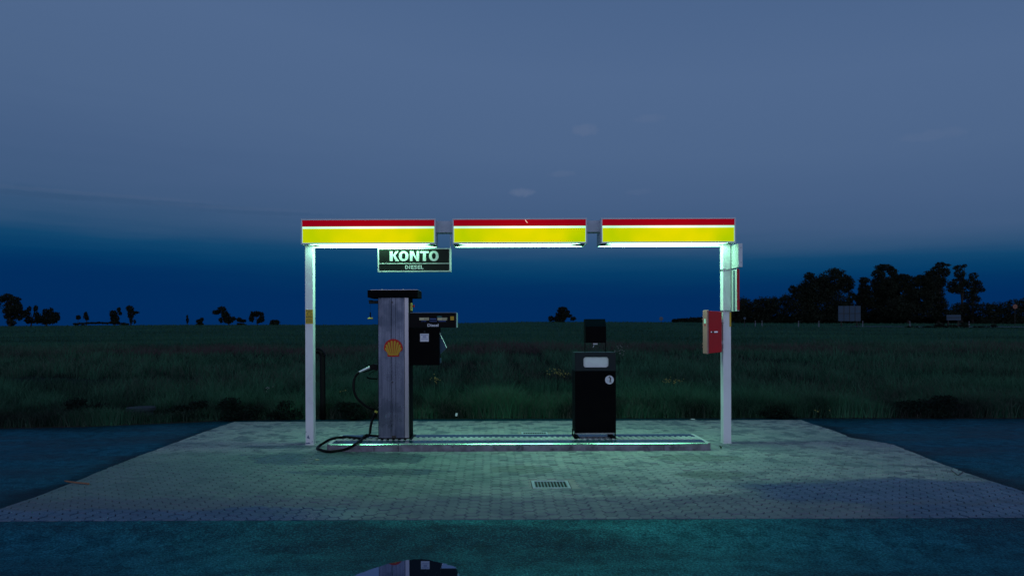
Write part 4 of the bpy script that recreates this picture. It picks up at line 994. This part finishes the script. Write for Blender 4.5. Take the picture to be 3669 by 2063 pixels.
relocate(ground_item('drink_can', 'small pale can lying at the grass edge behind the paving', 'can', mb, M['paper']))
mb = MB(); c_ = W(2482, 1492, 11.4); mb.slab([(c_.x-0.03, 11.40), (c_.x+0.03, 11.38), (c_.x+0.022, 11.43), (c_.x-0.02, 11.44)], 0.01, 0.018)
relocate(ground_item('paper_scrap', 'pale paper scrap on the soil strip behind the island', 'paper scrap', mb, M['paper']))

# ------------------------------------------------------------------ plants
def leafmass(blobs, size, n_per, shell=0.55):
    """blobs: (cx,cy,cz,rx,ry,rz,count); returns verts and quad faces of leaf clumps"""
    Vs = []; 
    for (cx, cy, cz, rx, ry, rz, n) in blobs:
        n = max(6, int(n*n_per))
        d = rng.normal(size=(n, 3)); d /= np.linalg.norm(d, axis=1)[:, None]
        r = (rng.uniform(shell**3, 1.0, n))**(1/3) * rng.normal(1.0, 0.10, n)
        # a few holes: reject leaves in random cones
        hd_ = rng.normal(size=(5, 3)); hd_ /= np.linalg.norm(hd_, axis=1)[:, None]
        keep = (d @ hd_.T).max(1) < 0.955
        d, r = d[keep], r[keep]; n = len(d)
        c = np.array([cx, cy, cz]) + d*r[:, None]*np.array([rx, ry, rz])
        a = rng.normal(size=(n, 3)); a /= np.linalg.norm(a, axis=1)[:, None]
        b = np.cross(a, rng.normal(size=(n, 3))); b /= np.linalg.norm(b, axis=1)[:, None]
        sz = size*rng.uniform(0.6, 1.5, n)[:, None]
        q = np.stack([c-a*sz, c+b*sz*0.7, c+a*sz, c-b*sz*0.7], 1)
        Vs.append(q.reshape(-1, 3))
    V = np.concatenate(Vs); nq = len(V)//4
    return V, nq
def leaf_object(name, V, nq, m_, parent, loc):
    me = bpy.data.meshes.new(name); V = V - np.array(loc)
    me.vertices.add(nq*4); me.vertices.foreach_set('co', V.ravel())
    me.loops.add(nq*4); me.loops.foreach_set('vertex_index', np.arange(nq*4, dtype=np.int32))
    me.polygons.add(nq); me.polygons.foreach_set('loop_start', (np.arange(nq)*4).astype(np.int32)); me.update(); me.validate()
    me.materials.append(m_); o = bpy.data.objects.new(name, me); C.objects.link(o); o.parent = parent; return o
def tree(name, label, cat, base_px, blobs_px, Yd, zoom=(0, 0, 1), group=None, trunk=True, leafpx=2.6, dens=1.0, shell=0.45):
    zx, zy, zs = zoom
    T = lambda a, b2: (zx+a/zs, zy+b2/zs)
    bp_ = T(*base_px); pb = W(bp_[0], bp_[1], Yd); gz = float(terrain(pb.x, Yd)); k = Yd/FPX
    o = thing(name, label, cat, (pb.x, Yd, gz), group)
    bl = []
    for (a, b2, rx, ry) in blobs_px:
        c = W(*T(a, b2), Yd); RX, RZ = rx/zs*k, ry/zs*k
        cz = max(c.z, gz+0.12*RZ)
        bl.append((c.x, Yd+rng.uniform(-0.4, 0.4)*RX, cz, RX, (RX+RZ)/2*0.9, RZ, (rx/zs)*(ry/zs)/(leafpx**2)*7.5))
    low_z = min(q[2]-q[5] for q in bl)
    if not trunk:
        bl += [(q[0], q[1], gz+0.35*q[5], q[3]*0.95, q[4], q[5]*0.7, q[6]*0.7) for q in bl if q[2]-q[5] < gz+1.6*q[5]]
    V, nq = leafmass(bl, leafpx*k, dens, shell)
    V[:, 2] = np.maximum(V[:, 2], gz-0.1)
    leaf_object('crown', V, nq, M['leaf'], o, o.location)
    if trunk:
        mb = MB(); ctop = max(bl, key=lambda q: q[2]); H = ctop[2]-gz
        tr = max(0.12, (0.045 if group == gl else 0.030)*H)
        mid_ = Vector((pb.x*0.7+ctop[0]*0.3, Yd, gz+H*0.45))
        mb.tube(spline([(pb.x, Yd, gz-0.2), mid_, mid_.lerp(Vector((ctop[0], ctop[1], ctop[2])), 0.8)], 4), [tr*(1-0.105*i) for i in range(9)], 8)
        for q in bl[:7]:
            mb.tube([mid_.lerp(Vector((pb.x, Yd, gz)), random.uniform(0, 0.3)), Vector((q[0], q[1], q[2])).lerp(mid_, 0.45)+Vector((0, 0, 0.1*H)), (q[0], q[1], q[2])], [tr*0.45, tr*0.28, tr*0.1], 6)
        mb.build('trunk', M['bark'], o, smooth=True)
    return o
z1 = (0, 1030, 9.05); z2 = (250, 1060, 8.31); z3 = (640, 1060, 6.44); z4 = (1900, 1060, 4.293); z5 = (2600, 900, 3.68); z6 = (3150, 900, 4.827)
gl = 'trees along the rise on the left'
tree('tall_tree', 'tall dark tree at the left end of the rise, tallest of its row', 'tree', (320, 1260),
     [(280,320,180,120),(520,380,180,90),(60,380,120,110),(350,560,270,150),(400,770,270,170),(300,930,210,120),(620,690,90,190),(330,1130,140,120),(640,990,80,90),(760,850,110,110),(-160,560,170,240)], 200, z1, gl, dens=2.0)
tree('bushy_tree', 'loose two-topped tree with sky gaps beside the tallest tree', 'tree', (1000, 1225),
     [(850,850,110,140),(950,690,55,90),(1170,680,65,110),(900,1060,110,110),(1180,900,80,120),(1080,1090,90,70),(1250,1060,90,110)], 205, z1, gl, dens=2.0)
tree('bushy_tree', 'broad round bush-like tree closing the leftmost cluster', 'tree', (1500, 1220),
     [(1490,800,120,120),(1660,750,60,100),(1780,900,140,120),(1560,1000,270,160),(1850,980,90,120),(1400,1100,180,100),(1660,1100,200,90)], 205, z1, gl, dens=2.0)
tree('small_tree', 'small round-crowned tree, left of two saplings on the mound', 'tree', (245, 820), [(240,640,75,68)], 240, z2, gl, leafpx=2.2, dens=2.2)
tree('small_tree', 'small pointed tree, right of two saplings on the mound', 'tree', (500, 790), [(480,545,48,70),(490,620,72,62),(500,690,60,40)], 240, z2, gl, leafpx=2.2, dens=2.2)
tree('hedge', 'long low dark hedge on the mound of the rise', 'hedge', (900, 830),
     [(180+i*115, 832-30*math.sin(math.pi*i/13)-6*math.sin(i*2.3), 90, 24) for i in range(14)], 235, z2, None, trunk=False, leafpx=2.6, dens=2.4)
tree('bushy_tree', 'square dark tree with a bent side shoot, growing from the hedge mound', 'tree', (1340, 830),
     [(1320,540,110,110),(1330,680,125,120),(1350,780,130,60),(1465,400,55,65),(1500,520,45,60)], 235, z2, gl, leafpx=2.5, dens=2.4)
tree('slim_tree', 'upright tree with one side branch, standing beside the square tree', 'tree', (1820, 830),
     [(1800,370,100,90),(1830,510,105,110),(1810,610,85,55),(1990,490,75,35),(1830,740,45,80),(1935,760,28,60)], 235, z2, gl, leafpx=2.5, dens=2.2)
tree('slim_tree', 'thin upright poplar-like tree alone on the skyline', 'tree', (205, 640), [(200,480,18,50),(203,560,24,70)], 230, z3, gl, leafpx=2.0, dens=2.2)
tree('shrub', 'low rounded shrub beside the thin poplar-like tree', 'shrub', (490, 632), [(470,585,80,45),(540,545,45,50)], 230, z3, 'shrubs on the skyline', trunk=False, leafpx=2.3, dens=2.8)
tree('leaning_tree', 'wind-bent tree leaning over a round bush on the skyline', 'tree', (1165, 645),
     [(870,375,95,55),(1010,300,95,60),(1050,400,75,70),(1090,470,100,75),(1150,560,120,75),(1250,525,70,50),(970,560,40,65)], 228, z3, gl, leafpx=2.5, dens=2.4)
tree('shrub', 'pointed shrub between the wind-bent tree and the arched tree', 'shrub', (1455, 640), [(1400,545,60,50),(1460,575,90,40)], 228, z3, 'shrubs on the skyline', trunk=False, leafpx=2.3, dens=2.8)
tree('arched_tree', 'round tree with a sky hole through its crown on the skyline', 'tree', (1815, 645),
     [(1700,430,55,70),(1800,395,120,45),(1920,460,55,80),(1680,520,60,85),(1900,550,75,65),(1790,450,60,35),(1825,600,28,40)], 228, z3, gl, leafpx=2.3, dens=2.4)
tree('shrub', 'dome-shaped shrub nearest the white post on the skyline', 'shrub', (2220, 660), [(2220,605,115,58)], 228, z3, 'shrubs on the skyline', trunk=False, leafpx=2.3, dens=2.8)
tree('lone_tree', 'lone tree on the skyline beyond the litter bin', 'tree', (450, 425),
     [(500,215,80,50),(465,290,75,75),(440,365,85,55),(320,350,45,42),(580,255,32,34),(660,352,48,32),(600,305,45,25),(440,405,90,25),(540,300,70,40),(520,350,40,30)], 215, z4, None, leafpx=2.5, dens=2.4)
tree('hedge', 'low dark hedge ending near the red cabinet on the skyline', 'hedge', (2380, 415), [(2215+i*50, 385-i*2, 42, 34+i*1.5) for i in range(9)], 215, z4, None, trunk=False, leafpx=2.6, dens=2.4)
gr_ = 'trees of the wood on the right'
tree('wood_edge_tree', 'low rounded trees beside the red-edged sign, tapering end of the wood', 'tree', (430, 950),
     [(230,760,130,150),(480,720,160,110),(350,850,280,110),(640,700,110,100),(800,650,90,80),(620,850,260,120),(120,830,140,120)], 190, z5, gr_, dens=1.9)
tree('broad_tree', 'broad domed tree behind the large pale board', 'tree', (1300, 950),
     [(1400,390,200,150),(1090,330,70,50),(1190,510,230,170),(1000,570,150,120),(880,500,50,50),(1590,430,100,120),(1290,700,320,200),(1650,600,50,70),(960,790,230,150),(1480,800,190,110),(1250,880,380,80),(1450,250,50,28),(1690,840,110,110),(1640,720,60,80)], 190, z5, gr_, dens=1.9)
tree('open_tree', 'tall open-topped tree rising between the broad dome and the dense row', 'tree', (2080, 950),
     [(1840,385,75,40),(1840,490,80,80),(2080,215,120,42),(2200,265,65,55),(2010,300,85,65),(2230,340,60,60),(2080,420,140,90),(1960,600,190,150),(2120,580,160,150),(1900,780,190,120),(2100,850,250,100),(1800,650,80,110),(1760,860,110,90)], 195, z5, gr_, dens=1.9)
tree('dense_tree', 'dense level-topped trees in the middle of the wood', 'tree', (500, 1210),
     [(330,540,170,110),(560,540,170,100),(740,520,90,80),(450,760,330,190),(700,820,250,200),(500,1040,420,150),(250,1000,300,180),(180,620,140,150),(860,640,120,150),(700,470,110,60),(420,450,120,60)], 190, z6, gr_, dens=1.9)
tree('tall_tree', 'tallest tree of the wood, with ragged side sprays', 'tree', (1020, 1210),
     [(1060,235,90,45),(1190,240,45,22),(1000,330,110,80),(1150,360,85,80),(870,390,80,50),(990,520,190,140),(960,720,190,170),(1000,930,200,170),(1050,1100,260,90),(830,480,60,50)], 192, z6, gr_, dens=1.9)
tree('open_tree', 'loose tree full of sky gaps above the small pale board', 'tree', (1420, 1210),
     [(1400,270,90,35),(1480,250,35,35),(1370,390,95,85),(1320,300,55,20),(1400,540,130,90),(1330,660,100,70),(1450,690,90,60),(1420,980,160,90),(1350,1110,200,80),(1260,620,90,110),(1480,600,80,90)], 192, z6, gr_, dens=1.2)
tree('open_tree', 'rounded outermost tall tree of the wood with hanging sprays', 'tree', (1620, 1210),
     [(1615,430,72,58),(1580,540,110,80),(1680,590,80,90),(1640,680,120,60),(1785,670,45,35),(1560,790,110,100),(1690,830,70,70),(1600,970,180,110),(1600,1110,220,90)], 192, z6, gr_, dens=1.3)
tree('hedge', 'ragged dark hedge behind the round orange sign', 'hedge', (2250, 1215),
     [(1850,1000,150,110),(2000,1010,140,120),(2150,980,130,110),(2290,920,90,100),(2300,1060,180,140),(2480,910,100,90),(2500,1080,200,130),(2100,1120,300,90),(2700,950,180,150)], 188, z6, None, trunk=False, dens=1.0)

tree('thicket', 'long low dark thicket closing the foot of the wood', 'thicket', (300, 1225),
     [(-2420+i*105, 1200-22*math.sin(i*1.7)**2, 95, 66) for i in range(51)], 198, z6, None, trunk=False, dens=1.6)
# verge bushes along the far road
tree('verge_bush', 'low dark bushes along the far road beneath the small pale board', 'bush', (1200, 1320),
     [(1050,1280,100,45),(1250,1300,110,35),(1480,1280,70,60),(880,1310,180,22),(1750,1310,160,20),(1980,1290,50,30),(560,1310,120,20)], 112, z6, None, trunk=False, leafpx=2.6, dens=1.1)

# ------------------------------------------------------------------ far signs and marker posts
def board(name, label, a_px, b_px, Yd, grid, group=None):
    a, b2 = W(a_px[0], a_px[1], Yd), W(b_px[0], b_px[1], Yd)
    gz = float(terrain((a.x+b2.x)/2, Yd))
    o = thing(name, label, 'board', ((a.x+b2.x)/2, Yd, gz), group)
    MB().box(a.x, b2.x, Yd, Yd+0.08, a.z, b2.z).build('panel', M['board'], o)
    mb = MB(); nx, nz = grid; w_ = 0.10*Yd/125
    for i in range(1, nx): xx = a.x+(b2.x-a.x)*i/nx; mb.box(xx-w_/2, xx+w_/2, Yd-0.03, Yd-0.002, a.z+0.02, b2.z-0.02)
    for i in range(1, nz): z_ = a.z+(b2.z-a.z)*i/nz; mb.box(a.x+0.02, b2.x-0.02, Yd-0.062, Yd-0.032, z_-w_/2, z_+w_/2)
    if nx > 1 or nz > 1: mb.build('seam', M['boardline'], o)
    for f in (0.15, 0.85):
        xx = a.x+(b2.x-a.x)*f; MB().box(xx-0.08, xx+0.08, Yd+0.09, Yd+0.24, gz-0.1, b2.z-0.1).build('support', M['bark'], o)
    mb = MB(); mb.tube([(b2.x-0.1, Yd+0.1, (a.z+b2.z)/2), (b2.x+0.3, Yd+0.9, gz-0.05)], 0.06, 6); mb.build('brace', M['boardline'], o)
board('billboard', 'large pale blue gridded board standing before the broad dark tree', (3004, 1150), (3083.5, 1095.5), 121, (4, 2))
board('billboard', 'small pale low board by the far road at the wood edge', (3392, 1147), (3443, 1127.5), 121, (1, 2))
def marker(px, lab_):
    p = W(px, 1160, 118); gz = float(terrain(p.x, 118))
    o = thing('marker_post', lab_, 'marker post', (p.x, 118, gz), 'white marker posts along the far road')
    mb = MB(); mb.add([(p.x+a, 118+b2, gz+c_) for c_ in (-0.1, 0.98) for a, b2 in ((-0.07, -0.03), (0.07, -0.03), (0, 0.08))] + [(p.x, 118-0.02, gz+1.08)], [(0, 1, 4, 3), (1, 2, 5, 4), (2, 0, 3, 5), (3, 4, 6), (4, 5, 6), (5, 3, 6)])
    mb.build('post_body', M['postwhite'], o)
    MB().box(p.x-0.068, p.x+0.068, 118-0.036, 118-0.031, gz+0.70, gz+0.88).build('dark_band', M['ink'], o)
    return o
mk = marker(3472, 'white marker post just right of the small pale board')
for px, lab_ in ((3260, 'white marker post standing between the two pale boards'), (3091, 'white marker post at the foot of the large gridded board'), (2934, 'white marker post left of the large gridded board'),
                 (2861, 'faint marker post under the middle of the broad domed tree'), (2730, 'faint marker post right of the round bluish sign'), (2706, 'faintest marker post, closest to the round bluish sign')):
    c_ = copy_tree(mk); p = W(px, 1160, 118); c_.location = (p.x, 118, float(terrain(p.x, 118))); c_['label'] = lab_
def round_sign(px, py, r, Yd, m_, label, mark=True):
    p = W(px, py, Yd); gz = float(terrain(p.x, Yd)); k = r*Yd/FPX
    o = thing('traffic_sign', label, 'traffic sign', (p.x, Yd, gz))
    d_ = MB().prism(arc(p.x, p.z, k, k, 0, 345, 23), Yd-0.03, Yd).build('sign_disc', m_, o)
    if mark:
        mb = MB(); mb.prism([(p.x-0.42*k, p.z-0.42*k), (p.x-0.25*k, p.z-0.5*k), (p.x+0.42*k, p.z+0.42*k), (p.x+0.25*k, p.z+0.5*k)], Yd-0.04, Yd-0.031); mb.build('sign_mark', M['ink'], d_)
    MB().tube([(p.x, Yd+0.04, gz-0.1), (p.x, Yd+0.04, p.z+k*0.6)], 0.05, 8).build('pole', M['boardline'], o)
round_sign(3637, 1098, 8.2, 121, M['orange'], 'round orange traffic sign on a pole before the ragged hedge')
round_sign(2668, 1140, 4.6, 118, M['board'], 'small round bluish sign right of the post with the red cabinet', False)
M['greysign'] = mat('grey_sign_back', (0.05, 0.075, 0.10), 0.6)
round_sign(2369, 1141.5, 7.0, 150, M['greysign'], 'dim grey round sign alone on the skyline beyond the litter bin', False)

# ------------------------------------------------------------------ weeds and flowers in the meadow
def weed(px, py, rxp, ryp, Yd, label):
    p = W(px, py, Yd); k = Yd/FPX; gz = float(terrain(p.x, Yd))
    o = thing('weed_bush', label, 'weed bush', (p.x, Yd, gz), 'weed bushes along the meadow edge')
    bl = [(p.x+rng.uniform(-0.7, 0.7)*rxp*k, Yd+rng.uniform(-0.15, 0.15), gz+rng.uniform(0.0, 1.0)**1.6*ryp*k*1.35, rxp*k*0.40, 0.22, ryp*k*0.34, 200) for _ in range(11)]
    V, nq = leafmass(bl, 0.017, 2.0, 0.1); V[:, 2] = np.maximum(V[:, 2], gz)
    leaf_object('foliage', V, nq, M['weed'], o, o.location)
    mb = MB()
    for q in bl: mb.tube([(q[0], q[1], gz-0.02), (q[0]+0.02, q[1], q[2]+q[5])], 0.004, 5)
    mb.build('shoots', M['weed'], o)  # thin upright stems, one per leaf clump
for a in ((300, 1440, 85, 55, 11.5, 'rounded dark weed bush left of the concrete shaft'), (690, 1470, 80, 42, 11.75, 'dark weed bush to the right of the concrete shaft'),
          (860, 1465, 90, 45, 11.8, 'widest dark weed bush, between the shaft and the white post'), (1030, 1460, 75, 45, 11.85, 'dark weed bush just left of the white post'),
          (1270, 1460, 60, 40, 11.9, 'dark weed bush behind the hose of the pump'), (2740, 1465, 90, 35, 11.8, 'dark weed bush behind the right end of the paving'),
          (3330, 1450, 110, 50, 11.8, 'tall dark weed bush at the far right of the meadow edge')): weed(*a)
def tuft(px, py, label):
    p = G(px, py, 0.0); mb = MB()
    for _ in range(34):
        a = random.uniform(0, 6.28); L_ = random.uniform(0.015, 0.05); ex_, ey_ = math.cos(a)*L_*0.6, math.sin(a)*L_*0.6
        mb.add([(p.x-0.002, p.y, -0.003), (p.x+0.002, p.y, -0.003), (p.x+ex_*0.6+0.003, p.y+ey_*0.6, L_*0.7), (p.x+ex_*0.6-0.003, p.y+ey_*0.6, L_*0.7), (p.x+ex_, p.y+ey_, L_*0.85)], [(0, 1, 2, 3), (3, 2, 4)])
    mb.v = [(a_-p.x, b_-p.y, c_) for a_, b_, c_ in mb.v]
    o = mb.build('weed_tuft', M['tuft']); o.location = (p.x, p.y, 0); tag(o, label, 'weed tuft')
M['tuft'] = mat('joint_weed_leaves', (0.05, 0.13, 0.06), 0.8, spec=0.2)
tuft(2420, 1611, 'small green weed tuft at the foot of the kerb island, near its right end')
tuft(2583, 1606, 'small green weed tuft in a paving joint in front of the post with the cabinet')
def flower(px, py, rxp, ryp, Yd, m_, n, label, cat, name):
    p = W(px, py, Yd); k = Yd/FPX; gz = float(terrain(p.x, Yd))
    o = thing(name, label, cat, (p.x, Yd, gz))
    mb = MB(); st = MB()
    for _ in range(n):
        x = p.x+rng.normal(0, 0.5)*rxp*k; y_ = Yd+rng.uniform(-0.25, 0.25); z_ = p.z+rng.normal(0, 0.5)*ryp*k
        z_ = max(z_, gz+0.12)
        r = 0.011*rng.uniform(0.7, 1.4)
        mb.tube([(x, y_, z_-r*0.6), (x, y_, z_), (x+0.002, y_, z_+r*0.5)], [r*0.5, r, r*0.55], 6)
    for _ in range(max(3, n//7)):
        x = p.x+rng.normal(0, 0.4)*rxp*k; st.tube([(x, Yd, gz-0.02), (x+rng.normal(0, 0.02), Yd, p.z)], 0.004, 5)
    mb.build('blossoms', m_, o); st.build('shoots', M['weed'], o)  # flower heads and their separate stems
flower(1995, 1335, 42, 13, 13.6, M['yflower'], 42, 'yellow-flowering weed in the grass left of the litter bin', 'wildflower', 'yellow_wildflower')
flower(2405, 1364, 40, 11, 13.2, M['yflower'], 30, 'yellow-flowering weed in the grass left of the white post with the cabinet', 'wildflower', 'yellow_wildflower')
flower(1562, 1356, 22, 14, 13.4, M['yflower'], 20, 'small yellow-flowering weed beneath the meter head of the pump', 'wildflower', 'yellow_wildflower')
flower(1226, 1400, 12, 4, 13.2, M['yflower'], 6, 'tiny yellow-flowering weed between the white post and the hose', 'wildflower', 'yellow_wildflower')
flower(2222, 1255, 24, 22, 15.5, M['wflower'], 26, 'white-flowering weed standing right of the ashtray box', 'wildflower', 'white_wildflower')
flower(955, 1386, 14, 14, 13.5, M['wflower'], 8, 'white-flowering weed in the grass left of the white post', 'wildflower', 'white_wildflower')
flower(2935, 1478, 30, 5, 11.7, M['yflower'], 7, 'small yellow weed flowers at the right corner of the paving', 'wildflower', 'yellow_wildflower')
